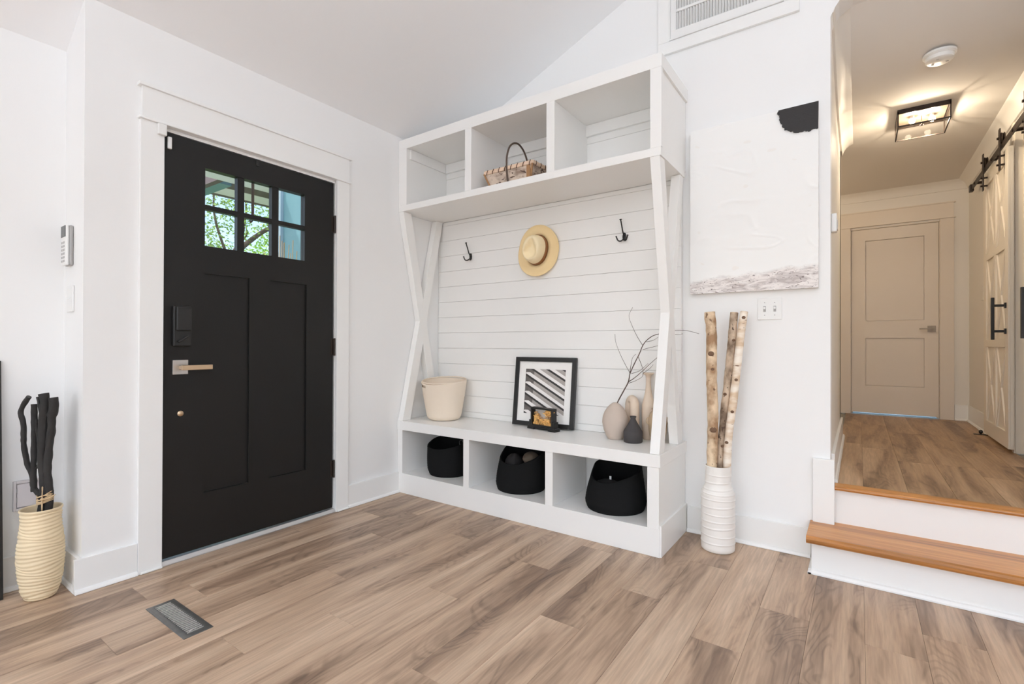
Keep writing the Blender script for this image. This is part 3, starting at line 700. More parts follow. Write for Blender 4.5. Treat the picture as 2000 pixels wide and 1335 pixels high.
# ------------------------------------------------------------------ cream rope basket on the seat
t = thing('cream_basket', (.232, -.222, .515), 'cream coiled rope basket at the left end of the bench seat', 'basket')
bx, by = .232, -.222
def rope(r, a, z, dip=.018):
    return (r * math.cos(a), r * math.sin(a) * .96, z + (z / .29) * (.016 * math.sin(a - .3) + .006 * math.cos(2 * a)))
prof = []; nr = 46
for i in range(nr + 1):
    f = i / nr; r = .120 + .050 * f ** .8 - (.010 * (1 - min(1, f * 14))) ; prof.append((r + (.0009 if i % 2 else -.0009), .004 + f * .278))
inner = [(p[0] - .008, p[1]) for p in prof[::-1] if p[1] > .02]
allp = prof + inner; k0 = nr - 4; kk = (nr + 1)
def skp(j, i):   # handle slots through both layers
    zmid = (allp[j][1] + allp[min(j + 1, len(allp) - 1)][1]) / 2
    return .252 < zmid < .268 and (i in range(36, 43))
MB().lathe((bx, by, .5155), allp, 60, fx=rope, capt=True, capb=True, skip=skp).build('body', ROPE, t, smooth=True)
h_ = MB().tube([(bx + .162 * math.cos(a), by + .156 * math.sin(a), .5155 + .286 + .016 * math.sin(a - .3)) for a in [2 * PI * i / 48 for i in range(48)]], .005, 8, closed=True)
h_.build('rim_coil', ROPE, t, smooth=True)

# ------------------------------------------------------------------ framed striped print
t = thing('framed_print', (1.02, -.11, .515), 'black framed print of diagonal beams leaning on the shiplap', 'picture')
FW, FH = .458, .462
fo = Vector((1.013, -.108, .5155)); ya = math.radians(3.2); tilt = math.atan2(.052, FH)
def fx_(u, v, d=0):    # u -..+ across, v up, d towards the viewer
    x = u; y = v * math.sin(tilt) - d * math.cos(tilt); zz = v * math.cos(tilt) + d * math.sin(tilt)
    return (fo.x + x * math.cos(ya) - y * math.sin(ya), fo.y + x * math.sin(ya) + y * math.cos(ya), fo.z + zz + .004)
def fbox(m, u0, u1, v0, v1, d0, d1):
    return m.hexa([fx_(u0, v0, d1), fx_(u1, v0, d1), fx_(u1, v0, d0), fx_(u0, v0, d0), fx_(u0, v1, d1), fx_(u1, v1, d1), fx_(u1, v1, d0), fx_(u0, v1, d0)])
w2 = FW / 2; fb = .030
m = MB(); fbox(m, -w2, -w2 + fb, 0, FH, 0, .02); fbox(m, w2 - fb, w2, 0, FH, 0, .02); fbox(m, -w2 + fb, w2 - fb, 0, fb, 0, .02); fbox(m, -w2 + fb, w2 - fb, FH - fb, FH, 0, .02)
m.build('frame', BLKM, t, bevel=.001)
m = MB(); fbox(m, -w2 + fb, w2 - fb, fb, FH - fb, .003, .010); m.build('mat_board', MATB, t)
pu0, pu1, pv0, pv1 = -.148, .152, .082, .382
def clip(poly):
    for ax, lim, sg in ((0, 0, 1), (0, 1, -1), (1, 0, 1), (1, 1, -1)):
        out = []
        for i in range(len(poly)):
            a, b = poly[i], poly[(i + 1) % len(poly)]; da, db = (a[ax] - lim) * sg, (b[ax] - lim) * sg
            if da >= 0: out.append(a)
            if da * db < 0: q = da / (da - db); out.append((a[0] + (b[0] - a[0]) * q, a[1] + (b[1] - a[1]) * q))
        poly = out
        if len(poly) < 3: return []
    return poly
m = MB(); mi = {}
def pl(poly, d, k):
    poly = clip(poly)
    if len(poly) < 3: return
    f = m.bm.faces.new([m.bm.verts.new(fx_(pu0 + (pu1 - pu0) * u, pv1 - (pv1 - pv0) * v, d)) for u, v in poly]); f.material_index = k
pl([(0, 0), (1, 0), (1, 1), (0, 1)], .0104, 1); pl([(0, 0), (.22, 0), (.205, 1), (0, 1)], .0106, 2)
sl = .60
for k in range(-4, 6):
    v0 = .075 + .212 * k
    pl([(0, v0 + .025), (1, v0 + .563), (1, v0 + .612), (0, v0 + .074)], .0108, 0)
    pl([(0, v0 + .025), (.02, v0), (.11, v0), (1, v0 + .495), (1, v0 + .563)], .0110, 3)
m.build('print', [PBLK, PGRY, PDGR, PWHT], t)
m = MB(); fbox(m, -w2 + fb, w2 - fb, fb, FH - fb, .0125, .0135); m.build('glazing', MGLASS, t)

# ------------------------------------------------------------------ cork picture on its stand
t = thing('cork_diorama', (1.062, -.175, .515), 'small black glass box on a stand with a golden cork landscape', 'ornament')
ca = math.radians(-10)
def cbx(m, x0, x1, y0, y1, z0, z1):
    def q(x, y, z_): return (1.062 + x * math.cos(ca) - y * math.sin(ca), -.182 + x * math.sin(ca) + y * math.cos(ca), .5155 + z_)
    return m.hexa([q(x0, y0, z0), q(x1, y0, z0), q(x1, y1, z0), q(x0, y1, z0), q(x0, y0, z1), q(x1, y0, z1), q(x1, y1, z1), q(x0, y1, z1)])
m = MB()
cbx(m, -.118, -.06, -.028, .028, 0, .012); cbx(m, .06, .118, -.028, .028, 0, .012); cbx(m, -.118, .118, -.026, .026, .012, .022); cbx(m, -.062, .062, -.022, .022, .004, .012)
cbx(m, -.106, -.094, -.022, .022, .022, .06); cbx(m, .094, .106, -.022, .022, .022, .06)
m.build('stand', BLKM, t, bevel=.0015)
m = MB(); cbx(m, -.093, -.083, -.022, .022, .022, .142); cbx(m, .083, .093, -.022, .022, .022, .142); cbx(m, -.083, .083, -.022, .022, .132, .142); cbx(m, -.083, .083, -.022, .022, .022, .032)
m.build('case', BLKM, t, bevel=.001)
m = MB(); cbx(m, -.083, .083, .016, .020, .032, .132); m.build('backing', PEARL, t)
rc = random.Random(4); m = MB()
cbx(m, -.082, .082, -.010, .010, .032, .044)
for x, w, h in ((-.055, .022, .085), (-.03, .02, .066), (.0, .024, .058), (.035, .02, .07)):
    cbx(m, x - w, x + w, -.006, .006, .04, h)
    for j in range(2):
        zz = h + j * .010; cbx(m, x - w * (1.2 - .4 * j), x + w * (1.2 - .4 * j), -.009, .009, zz, zz + .003)
for i in range(60):
    x = rc.choice((-.058, .045, .062, .03)) + rc.gauss(0, .011); z_ = rc.uniform(.09, .122) if x > 0 else rc.uniform(.078, .108); s = rc.uniform(.003, .007)
    cbx(m, x - s, x + s, rc.uniform(-.012, -.004), rc.uniform(.0, .008), z_, z_ + s * rc.uniform(.6, 1.4))
for i in range(24):
    x = rc.uniform(-.078, .078); s = rc.uniform(.003, .008); cbx(m, x - s, x + s, -.013, -.006, .032, .036 + rc.uniform(0, .018))
m.build('cork_landscape', CORK, t)
m = MB(); cbx(m, .044, .048, -.003, .001, .04, .112); cbx(m, .06, .063, -.003, .001, .04, .10)
for x in (-.022, -.008, .006): cbx(m, x, x + .008, -.015, -.0135, .033, .040)
m.build('cork_trunks', CORKD, t)
m = MB(); cbx(m, -.083, .083, -.0195, -.0185, .032, .132); m.build('glazing', MGLASS, t)

# ------------------------------------------------------------------ vases on the seat
S0 = .5152
def vase(name, x, y, prof, m, label, cat='vase', seg=44, fx=None, smooth=True, z=S0):
    t = thing(name, (x, y, z), label, cat)
    MB().lathe((x, y, z), prof, seg, fx=fx).build('body', m, t, smooth=smooth)
    return t
P = []
for i in range(25):
    f = i / 24; zz = .212 * f
    r = [(.0, .041), (.06, .050), (.25, .067), (.45, .0755), (.6, .073), (.75, .062), (.88, .044), (.96, .026), (1, .013)]
    for j in range(len(r) - 1):
        if r[j][0] <= f <= r[j + 1][0]: q = (f - r[j][0]) / (r[j + 1][0] - r[j][0]); P.append((r[j][1] + (r[j + 1][1] - r[j][1]) * q, zz)); break
P += [(.009, .2125), (.008, .19)]
vase('oval_vase', 1.559, -.187, P, GREYC, 'taupe egg-shaped vase holding a bare twig')
vase('bottle_vase', 1.682, -.222, [(.049, 0), (.052, .004), (.053, .058), (.0515, .064), (.050, .066), (.030, .100), (.016, .125), (.0135, .132), (.0175, .144), (.0175, .147), (.013, .147), (.009, .135)], DARKC, 'small charcoal bottle vase in front of the pale vases', smooth='auto')
vase('tall_bottle_vase', 1.722, -.086, [(.030, 0), (.033, .01), (.036, .08), (.0385, .16), (.036, .205), (.027, .24), (.0185, .275), (.0145, .32), (.0135, .355), (.017, .372), (.030, .381), (.0335, .386), (.031, .388), (.012, .372)], SAND, 'tall slim sand-coloured bottle vase with a flared lip')
t = thing('arch_vase', (1.638, -.128, S0), 'sand-coloured arched loop vase between the egg vase and the tall bottle', 'vase')
q0, q1 = Vector((1.605, -.079, 0)), Vector((1.653, -.124, 0)); pts = []
for k in range(24):
    g = PI * k / 23; p = q0.lerp(q1, .5 - .5 * math.cos(g)); pts.append((p.x, p.y, S0 + .196 + math.sin(g) * .032))
pts = [(q0.x, q0.y, S0 + .001), (q0.x, q0.y, S0 + .1)] + pts + [(q1.x, q1.y, S0 + .1), (q1.x, q1.y, S0 + .001)]
n_ = len(pts); MB().tube(pts, [.027 - .002 * math.sin(PI * i / (n_ - 1)) for i in range(n_)], 20).build('body', SAND, t, smooth='auto')
JX, JY = 1.798, -.147
t = thing('handled_jar', (JX, JY, S0), 'weathered tan jar with small ring handles behind the front brace', 'jar')
MB().lathe((JX, JY, S0), [(.036, 0), (.042, .02), (.050, .07), (.053, .11), (.050, .145), (.040, .168), (.030, .176), (.030, .187), (.034, .192), (.027, .192), (.025, .17)], 36).build('body', OCHRE, t, smooth=True)
for s in (-1, 1):
    dx, dy = s * .050 * math.cos(.62), s * .050 * math.sin(.62)
    MB().tube([(JX + dx + math.cos(g) * .013 * math.cos(.62) * s, JY + dy + math.cos(g) * .013 * math.sin(.62) * s, S0 + .122 + math.sin(g) * .017) for g in [2 * PI * i / 20 for i in range(20)]], .0045, 8, closed=True).build('ring_handle', OCHRE, t, smooth=True)
# bare twig in the egg vase
TW = {'main': [[1.560, -0.187, 0.60], [1.563, -0.187, 0.69], [1.573, -0.187, 0.729], [1.605, -0.178, 0.794], [1.63, -0.17, 0.845], [1.637, -0.168, 0.875], [1.642, -0.166, 0.902], [1.667, -0.159, 0.962], [1.692, -0.151, 1.016], [1.71, -0.146, 1.063], [1.734, -0.138, 1.096], [1.765, -0.129, 1.119], [1.796, -0.119, 1.129], [1.84, -0.117, 1.141], [1.879, -0.117, 1.146], [1.917, -0.117, 1.148], [1.955, -0.117, 1.145], [2.016, -0.117, 1.128]],
'b1': [[1.638, -0.165, 0.885], [1.638, -0.165, 0.905], [1.613, -0.165, 0.948], [1.578, -0.165, 1.015], [1.552, -0.165, 1.082], [1.546, -0.165, 1.13]],
'b2': [[1.709, -0.146, 1.063], [1.679, -0.155, 1.116], [1.651, -0.163, 1.179], [1.635, -0.168, 1.236], [1.655, -0.162, 1.284]],
'b3': [[1.633, -0.169, 0.851], [1.667, -0.159, 0.876], [1.71, -0.146, 0.917], [1.741, -0.136, 0.95], [1.786, -0.122, 0.994], [1.827, -0.117, 1.03]],
'b4': [[1.633, -0.169, 0.843], [1.667, -0.159, 0.856], [1.707, -0.147, 0.883], [1.712, -0.145, 0.91]],
'b5': [[1.64, -0.165, 0.902], [1.645, -0.165, 0.942], [1.655, -0.165, 0.989], [1.675, -0.165, 1.013]],
'b6': [[1.71, -0.146, 1.039], [1.747, -0.134, 1.05], [1.792, -0.12, 1.062], [1.821, -0.117, 1.07]],
'b7': [[1.648, -0.164, 0.899], [1.692, -0.151, 0.916], [1.729, -0.14, 0.95], [1.738, -0.137, 0.96]],
'b8': [[1.685, -0.153, 0.996], [1.698, -0.149, 0.963], [1.711, -0.145, 0.923], [1.709, -0.146, 0.89]],
'b9': [[1.713, -0.145, 0.903], [1.747, -0.134, 0.931], [1.765, -0.129, 0.954]],
'b10': [[1.728, -0.14, 1.083], [1.765, -0.129, 1.093], [1.792, -0.12, 1.112]],
'b11': [[1.86, -0.117, 1.143], [1.879, -0.117, 1.128], [1.905, -0.117, 1.123], [1.929, -0.117, 1.129]]}
t = thing('bare_twig', (1.56, -.187, .66), 'thin bare branching twig standing in the egg-shaped vase', 'twig')
for k, P in TW.items():
    q = smoothpts(P, 5); r0 = .0040 if k == 'main' else (.0028 if k in ('b3',) else .0018)
    MB().tube(q, [max(.0009, r0 * (1 - .72 * i / len(q))) for i in range(len(q))], 6, wob=.1).build('stem' if k == 'main' else 'side_shoot', TWIG, t, smooth=True)

# ------------------------------------------------------------------ black felt baskets in the lower cubbies
def felt(x, y, rb, rt_, h, dip, ang, lean, label, ex=1.0, sq=1.0):
    z0 = .1425; t = thing('felt_basket', (x, y, z0), label, 'basket', 'black felt baskets in the bench cubbies')
    n = 26
    def f(r, a, z_):
        k = z_ / h
        hh = z_ + k ** 2 * (-dip * max(0, math.cos(a - ang)) ** 1.5 + dip * .35 * max(0, -math.cos(a - ang)))
        rr = r * (1 - k * sq * .07 * math.cos(4 * (a - .25)) + .02 * k * math.cos(3 * a + x * 5))
        return (rr * math.cos(a) * ex + lean[0] * k, rr * math.sin(a) + lean[1] * k, hh)
    pr = []
    for i in range(n + 1):
        q = i / n; r = rb * (.93 + .07 * min(1, q * 6)) + (rt_ - rb) * max(0, (q - .12)) / .88 + .004 * math.sin(q * PI * 1.4)
        pr.append((r + (.0006 if i % 2 else -.0006), q * h))
    pr += [(p[0] - .009, p[1]) for p in pr[::-1] if p[1] > .015]
    MB().lathe((x, y, z0), pr, 56, fx=f).build('body', BLKF, t, smooth=True)
    return t
felt(.318, -.255, .152, .154, .235, .045, -PI / 2, (.0, .0), 'black felt basket in the left bench cubby')
felt(.945, -.262, .165, .160, .245, .07, -PI / 2, (.01, .02), 'black felt basket in the middle bench cubby')
felt(1.592, -.258, .172, .150, .228, .07, -PI / 2 - .15, (.0, .02), 'wide black felt basket in the right bench cubby')
# things inside them
t = thing('key_ring', (.37, -.21, .33), 'dark ring of keys inside the left felt basket', 'keys')
MB().tube([(.385 + .018 * math.cos(g), -.205, .355 + .022 * math.sin(g)) for g in [2 * PI * i / 20 for i in range(20)]], .0025, 6, closed=True).build('ring', GUN, t, smooth=True)
MB().box(.372, .386, -.207, -.203, .29, .334).build('key', GUN, t, bevel=.001)
MB().ell((.34, -.24, .24), (.08, .07, .07), 16).build('pouch', mat('dark_cloth', srgb(24, 23, 23), .8), t, smooth=True)
t = thing('felt_slipper', (1.02, -.25, .34), 'brown rounded slipper toe in the middle felt basket', 'slipper')
MB().ell((1.025, -.272, .345), (.052, .062, .040), 20, Matrix.Rotation(.35, 3, 'Z')).build('toe', mat('brown_felt', srgb(96, 84, 72), .9, bump=.3, bscale=200), t, smooth=True)
MB().ell((1.02, -.235, .28), (.045, .075, .09), 16).build('sole', RUBB, t, smooth=True)
t = thing('knit_bundle', (.90, -.25, .30), 'dark folded cloth beside the slipper in the middle basket', 'cloth')
MB().ell((.895, -.27, .285), (.062, .07, .075), 16).build('fold', mat('charcoal_cloth', srgb(36, 32, 32), .9), t, smooth=True)
t = thing('tagged_tape', (1.54, -.27, .30), 'pale ring with a small white tag inside the right felt basket', 'ring')
MB().tube([(1.545 + .030 * math.cos(g), -.275 + .026 * math.sin(g), .283) for g in [2 * PI * i / 24 for i in range(24)]], .006, 8, closed=True).build('ring', PEARL, t, smooth=True)
MB().box(1.556, 1.568, -.262, -.260, .283, .312).build('tag', PLW, t)
MB().ell((1.55, -.27, .24), (.09, .08, .055), 16).build('pouch', mat('black_cloth', srgb(20, 19, 19), .9), t, smooth=True)

# ------------------------------------------------------------------ birch basket on the upper shelf
t = thing('birch_basket', (.93, -.27, 2.063), 'birch bark basket with an arched handle in the middle upper cubby', 'basket')
ZB = 2.0635
B0 = [(.785, -.375), (1.085, -.375), (1.085, -.175), (.785, -.175)]; T0 = [(.742, -.40), (1.115, -.40), (1.125, -.15), (.742, -.15)]
hB = .112
def wallq(i, j, k):
    a, b = B0[i], B0[j]; c, d = T0[i], T0[j]; n = Vector(((a[1] - b[1]), (b[0] - a[0]), 0)).normalized() * .004
    return MB().hexa([(a[0], a[1], ZB), (b[0], b[1], ZB), (b[0] + n.x, b[1] + n.y, ZB), (a[0] + n.x, a[1] + n.y, ZB), (c[0], c[1], ZB + hB), (d[0], d[1], ZB + hB), (d[0] + n.x, d[1] + n.y, ZB + hB), (c[0] + n.x, c[1] + n.y, ZB + hB)])
for i in range(4): wallq(i, (i + 1) % 4, 0).build('bark_side', BARKB, t)
MB().prism(B0, 'z', ZB, ZB + .004).build('base', BARKB, t)
RIMM = mat('peeled_rim', srgb(224, 196, 170), .7, vary=.1, vscale=30); LACE = mat('root_lacing', srgb(96, 66, 50), .7); SPL = mat('splint', srgb(160, 120, 82), .7)
rim = [(p[0], p[1], ZB + hB - .002) for p in T0]
for i in range(4):
    a, b = Vector(rim[i]), Vector(rim[(i + 1) % 4]); n = Vector((a.y - b.y, b.x - a.x, 0)).normalized()
    MB().hexa([tuple(q) for q in (a - n * .004 - Vector((0, 0, .012)), b - n * .004 - Vector((0, 0, .012)), b + n * .008 - Vector((0, 0, .012)), a + n * .008 - Vector((0, 0, .012)), a - n * .004 + Vector((0, 0, .012)), b - n * .004 + Vector((0, 0, .012)), b + n * .008 + Vector((0, 0, .012)), a + n * .008 + Vector((0, 0, .012)))]).build('rim', RIMM, t, bevel=.003)
    nn = int((b - a).length / .042)
    for k in range(nn):
        p = a.lerp(b, (k + .5) / nn) - n * .002; tt = (b - a).normalized()
        MB().tube([p + Vector((0, 0, -.018)) - n * .003, p - n * .006 - Vector((0, 0, .004)) + tt * .003, p + Vector((0, 0, .013)) - n * .002 + tt * .009, p + n * .010 + Vector((0, 0, .010)) + tt * .010], .0024, 6).build('lacing', LACE, t, smooth=True)
for i, (a, b) in enumerate(zip(B0, T0)):
    MB().tube([(a[0], a[1] - (.003 if i < 2 else -.003), ZB + .004), (b[0], b[1] - (.003 if i < 2 else -.003), ZB + hB - .01)], .006, 6).build('corner_splint', SPL, t)
box(1.088 - .02, 1.095 + .0, -.398, -.390, ZB + .02, ZB + hB - .01).build('corner_splint', SPL, t)
hp_ = [(.925, -.386, ZB + .004), (.925, -.402, ZB + .06), (.925, -.408, ZB + .12), (.925, -.402, ZB + .19), (.925, -.372, ZB + .255), (.925, -.32, ZB + .292), (.925, -.265, ZB + .298), (.925, -.21, ZB + .27), (.925, -.17, ZB + .215), (.925, -.150, ZB + .15), (.925, -.148, ZB + .09)]
MB().tube(smoothpts(hp_, 5), .0058, 8).build('handle', TWIG, t, smooth=True)

# ================================================================== PAINTING
t = thing('abstract_painting', (2.255, -.02, 1.355), 'white textured abstract canvas with a black torn patch at its top corner', 'painting')
PX0, PX1, PZ0, PZ1 = 1.946, 2.566, 1.354, 2.277
def paintmat():
    m = bpy.data.materials.new('plaster_paint'); m.use_nodes = True; nt = m.node_tree; N = nt.nodes; L = nt.links
    b = N['Principled BSDF']; b.inputs['Roughness'].default_value = .55
    tc = N.new('ShaderNodeTexCoord'); sx = N.new('ShaderNodeSeparateXYZ'); L.new(tc.outputs['Object'], sx.inputs[0])
    mp = N.new('ShaderNodeMapping'); mp.inputs['Scale'].default_value = (5, 5, 18); mp.inputs['Rotation'].default_value = (0, .25, 0); L.new(tc.outputs['Object'], mp.inputs[0])
    n1 = N.new('ShaderNodeTexNoise'); n1.inputs['Scale'].default_value = 2.2; n1.inputs['Detail'].default_value = 6; n1.inputs['Distortion'].default_value = 1.2; L.new(mp.outputs[0], n1.inputs[0])
    n2 = N.new('ShaderNodeTexNoise'); n2.inputs['Scale'].default_value = 6; n2.inputs['Detail'].default_value = 4; n2.inputs['Distortion'].default_value = 2; L.new(mp.outputs[0], n2.inputs[0])
    n0 = N.new('ShaderNodeTexNoise'); n0.inputs['Scale'].default_value = 7; n0.inputs['Detail'].default_value = 3; L.new(tc.outputs['Object'], n0.inputs[0])
    # height mask: painted band near the bottom edge with a ragged top
    a = N.new('ShaderNodeMath'); a.operation = 'MULTIPLY_ADD'; a.inputs[1].default_value = .10; L.new(n0.outputs['Fac'], a.inputs[0]); 
    h = N.new('ShaderNodeMath'); h.operation = 'MULTIPLY_ADD'; h.inputs[1].default_value = -.09; h.inputs[2].default_value = 0; L.new(sx.outputs['X'], h.inputs[0])
    L.new(h.outputs[0], a.inputs[2])
    d = N.new('ShaderNodeMath'); d.operation = 'ADD'; L.new(sx.outputs['Z'], d.inputs[0]); L.new(a.outputs[0], d.inputs[1])
    mk = N.new('ShaderNodeMapRange'); mk.inputs['From Min'].default_value = .150; mk.inputs['From Max'].default_value = .125; L.new(d.outputs[0], mk.inputs['Value'])
    band = N.new('ShaderNodeValToRGB'); e = band.color_ramp.elements; e[0].position = .36; e[0].color = srgb(190, 180, 176); e[1].position = .56; e[1].color = srgb(238, 232, 228)
    L.new(n1.outputs['Fac'], band.inputs[0])
    dk = N.new('ShaderNodeMapRange'); dk.inputs['From Min'].default_value = .605; dk.inputs['From Max'].default_value = .655; L.new(n2.outputs['Fac'], dk.inputs['Value'])
    m1 = N.new('ShaderNodeMix'); m1.data_type = 'RGBA'; m1.inputs['B'].default_value = srgb(104, 88, 82); L.new(dk.outputs[0], m1.inputs['Factor']); L.new(band.outputs[0], m1.inputs['A'])
    m2 = N.new('ShaderNodeMix'); m2.data_type = 'RGBA'; m2.inputs['A'].default_value = srgb(246, 246, 244); L.new(mk.outputs[0], m2.inputs['Factor']); L.new(m1.outputs['Result'], m2.inputs['B'])
    L.new(m2.outputs['Result'], b.inputs['Base Color'])
    mr = N.new('ShaderNodeMapping'); mr.inputs['Scale'].default_value = (1, 1, 2.2); mr.inputs['Rotation'].default_value = (0, -.5, 0); L.new(tc.outputs['Object'], mr.inputs[0])
    rn = N.new('ShaderNodeTexNoise'); rn.noise_type = 'RIDGED_MULTIFRACTAL'; rn.inputs['Scale'].default_value = 5.5; rn.inputs['Detail'].default_value = 3; rn.inputs['Distortion'].default_value = 1.4; L.new(mr.outputs[0], rn.inputs[0])
    rm = N.new('ShaderNodeMapRange'); rm.inputs['From Min'].default_value = .62; rm.inputs['From Max'].default_value = 1.25; L.new(rn.outputs['Fac'], rm.inputs['Value'])
    bp = N.new('ShaderNodeBump'); bp.inputs['Strength'].default_value = .9; bp.inputs['Distance'].default_value = .006; L.new(rm.outputs[0], bp.inputs['Height']); L.new(bp.outputs[0], b.inputs['Normal'])
    return m
PM = paintmat()
m = MB(); nx, nz = 110, 160; grid = []
for j in range(nz + 1):
    row = []
    for i in range(nx + 1):
        x = PX0 + (PX1 - PX0) * i / nx; z_ = PZ0 + (PZ1 - PZ0) * j / nz
        p = Vector((x * 4.2 + 3, z_ * 7.5, 2.2)); w_ = Vector((noise.noise(p * .7), noise.noise(p * .7 + Vector((9, 3, 1))), 0)) * 1.1
        rr = 1 - abs(noise.noise(p + w_)); rg = max(0, rr - .90) / .10
        sm_ = max(0, noise.noise(Vector((x * 3, z_ * 3, 7))) + .25)
        h = .0085 * rg ** 1.5 * sm_ + .0009 * noise.noise(p * 4)
        ed = .0008 * noise.noise(Vector((z_ * 40, x * 40, 1)))
        row.append(m.bm.verts.new((x + (ed if i in (0, nx) else 0), -.036 - h, z_ + (ed if j in (0, nz) else 0))))
    grid.append(row)
for j in range(nz):
    for i in range(nx): m.bm.faces.new((grid[j][i], grid[j][i + 1], grid[j + 1][i + 1], grid[j + 1][i]))
m.build('painted_surface', PM, t, smooth=True)
box(PX0 + .0005, PX1 - .0005, -.0355, -.003, PZ0 + .0005, PZ1 - .0005).build('canvas', MATB, t)
rp = random.Random(11); edge = []
ctrl = [(2.390, 2.2765), (2.386, 2.262), (2.396, 2.245), (2.397, 2.215), (2.408, 2.192), (2.420, 2.172), (2.446, 2.156), (2.480, 2.142), (2.505, 2.144), (2.526, 2.138), (2.548, 2.146), (2.5665, 2.142)]
for i in range(len(ctrl) - 1):
    for k in range(5):
        q = k / 5; edge.append((ctrl[i][0] * (1 - q) + ctrl[i + 1][0] * q + rp.uniform(-.003, .003), ctrl[i][1] * (1 - q) + ctrl[i + 1][1] * q + rp.uniform(-.003, .003)))
MB().prism(edge + [(2.5672, 2.2775)], 'y', -.0445, -.036).build('black_patch', mat('black_plaster', srgb(52, 50, 50), .8, bump=.8, bscale=60), t, label='rough black patch with a torn lower edge')

# light switch below it
t = thing('double_light_switch', (2.346, -.004, 1.206), 'white double light switch plate below the painting', 'light switch')
box(2.289, 2.403, -.007, -.001, 1.201, 1.315).build('plate', PLW, t, bevel=.002)
for x in (2.322, 2.370):
    box(x - .006, x + .006, -.0085, -.007, 1.243, 1.273).build('slot', PLG, t); box(x - .004, x + .004, -.016, -.0075, 1.257, 1.268).build('toggle', PLW, t)
    for zz in (1.225, 1.291): MB().ell((x, -.0072, zz), (.0025, .001, .0025), 8).build('screw', PLG, t)

# return-air grille high on the wall
t = thing('air_return_grille', (2.115, -.02, 2.777), 'white wall return-air grille with vertical louvers near the ceiling', 'vent')
GT = 3.36
m = MB().box(1.752, 2.482, -.020, -.001, 2.777, 2.846).box(1.752, 1.822, -.020, -.001, 2.846, GT).box(2.412, 2.482, -.020, -.001, 2.846, GT).box(1.752, 2.482, -.020, -.001, GT, GT + .07)
m.build('trim_frame', TRIM, t, bevel=.002)
m = MB().box(1.823, 2.411, -.028, -.001, 2.847, 2.852).box(1.823, 1.828, -.028, -.001, 2.852, GT).box(2.406, 2.411, -.028, -.001, 2.852, GT)
m.box(1.829, 2.405, -.025, -.002, 2.854, 2.898).box(1.829, 1.860, -.025, -.002, 2.898, GT - .01).box(2.374, 2.405, -.025, -.002, 2.898, GT - .01).box(1.86, 2.374, -.022, -.006, 3.003, 3.018).box(1.86, 2.374, -.022, -.006, 3.123, 3.138).box(1.829, 2.405, -.025, -.002, GT - .01, GT)
m.build('grille_frame', PLW, t, bevel=.0008)
box(1.860, 2.374, -.004, -.001, 2.898, GT - .01).build('filter_panel', mat('grille_filter', srgb(158, 152, 146), .9), t)  # grey filter panel backing the louvers
sl_me = None
for row, (a, b) in enumerate(((2.900, 3.002), (3.019, 3.121), (3.139, 3.241), (3.248, 3.350))):
    n = 33
    for i in range(n):
        x = 1.868 + (2.368 - 1.868) * i / (n - 1)
        if sl_me is None:
            o = MB().hexa([(x - .0065, -.019, a), (x - .0045, -.019, a), (x + .0045, -.006, a), (x + .0025, -.006, a), (x - .0065, -.019, b), (x - .0045, -.019, b), (x + .0045, -.006, b), (x + .0025, -.006, b)]).build('louver', PLW, t)
            sl_me = (o.data, x, a)
        else:
            o = bpy.data.objects.new('louver', sl_me[0]); COL.objects.link(o); o.parent = t; o.location = (x - sl_me[1], 0, a - sl_me[2])

# ================================================================== WHITE FLOOR VASE WITH BIRCH LOGS
t = thing('white_floor_vase', (2.125, -.167, 0), 'tall white ribbed vase on the floor beside the bench', 'vase')
prof = [(.076, .001), (.0815, .006), (.0825, .02)]
ribz = [.045, .085, .125, .155, .195, .232, .268, .300, .322, .352, .392]
def vr(z_):
    if z_ < .285: return .0825
    if z_ < .35: q = (z_ - .285) / .065; return .0825 - .0195 * (q * q * (3 - 2 * q))
    return .063 - .001 * (z_ - .35) / .08
zz = .02
while zz < .43:
    zz += .0022; r = vr(zz)
    for rz in ribz: r += .0028 * math.exp(-((zz - rz) / .0026) ** 2)
    prof.append((r, zz))
prof += [(.0625, .436), (.059, .437), (.057, .433), (.057, .06), (.02, .05)]
def wavy(r, a, z_): return (r * math.cos(a), r * math.sin(a), z_ + (.0 if z_ < .02 or z_ > .428 else .003 * math.sin(a * 1 + z_ * 60) * min(1, (z_ - .02) * 20, (.43 - z_) * 20)))
MB().lathe((2.125, -.167, 0), prof, 48, fx=wavy).build('body', WHC, t, smooth=True)
def log(P, r, m, label, knots, name='birch_pole', kc=None):
    t = thing(name, P[0], label, 'birch pole', 'birch poles in the white vase')
    q = smoothpts(P, 8); n = len(q)
    MB().tube(q, [r * (1 + .07 * noise.noise(Vector((i * .22, r * 90, 3)))) for i in range(n)], 18, wob=.12).build('bark', m, t, smooth='auto')
    for f, s in knots:
        i = int(f * (n - 1)); p = q[i]; d = (Vector((2.73, -2.911, p.z)) - p).normalized(); d = Matrix.Rotation(s[1], 3, 'Z') @ d
        MB().ell(p + d * r * .97, (s[0], .003, s[0] * .8), 14, d.to_track_quat('Y', 'Z').to_matrix()).build('knot', kc or mat('knot_bark', srgb(110, 84, 66), .9, bump=.5, bscale=150), t, smooth=True)
    e = q[-1]; tt = (q[-1] - q[-2]).normalized()
    MB().tube([e, e + tt * .0015], r * .9, 16).build('cut_end', mat('cut_wood', srgb(206, 176, 138), .8), t)
    return t
KN = mat('knot_bark', srgb(112, 86, 66), .9, bump=.5, bscale=150)
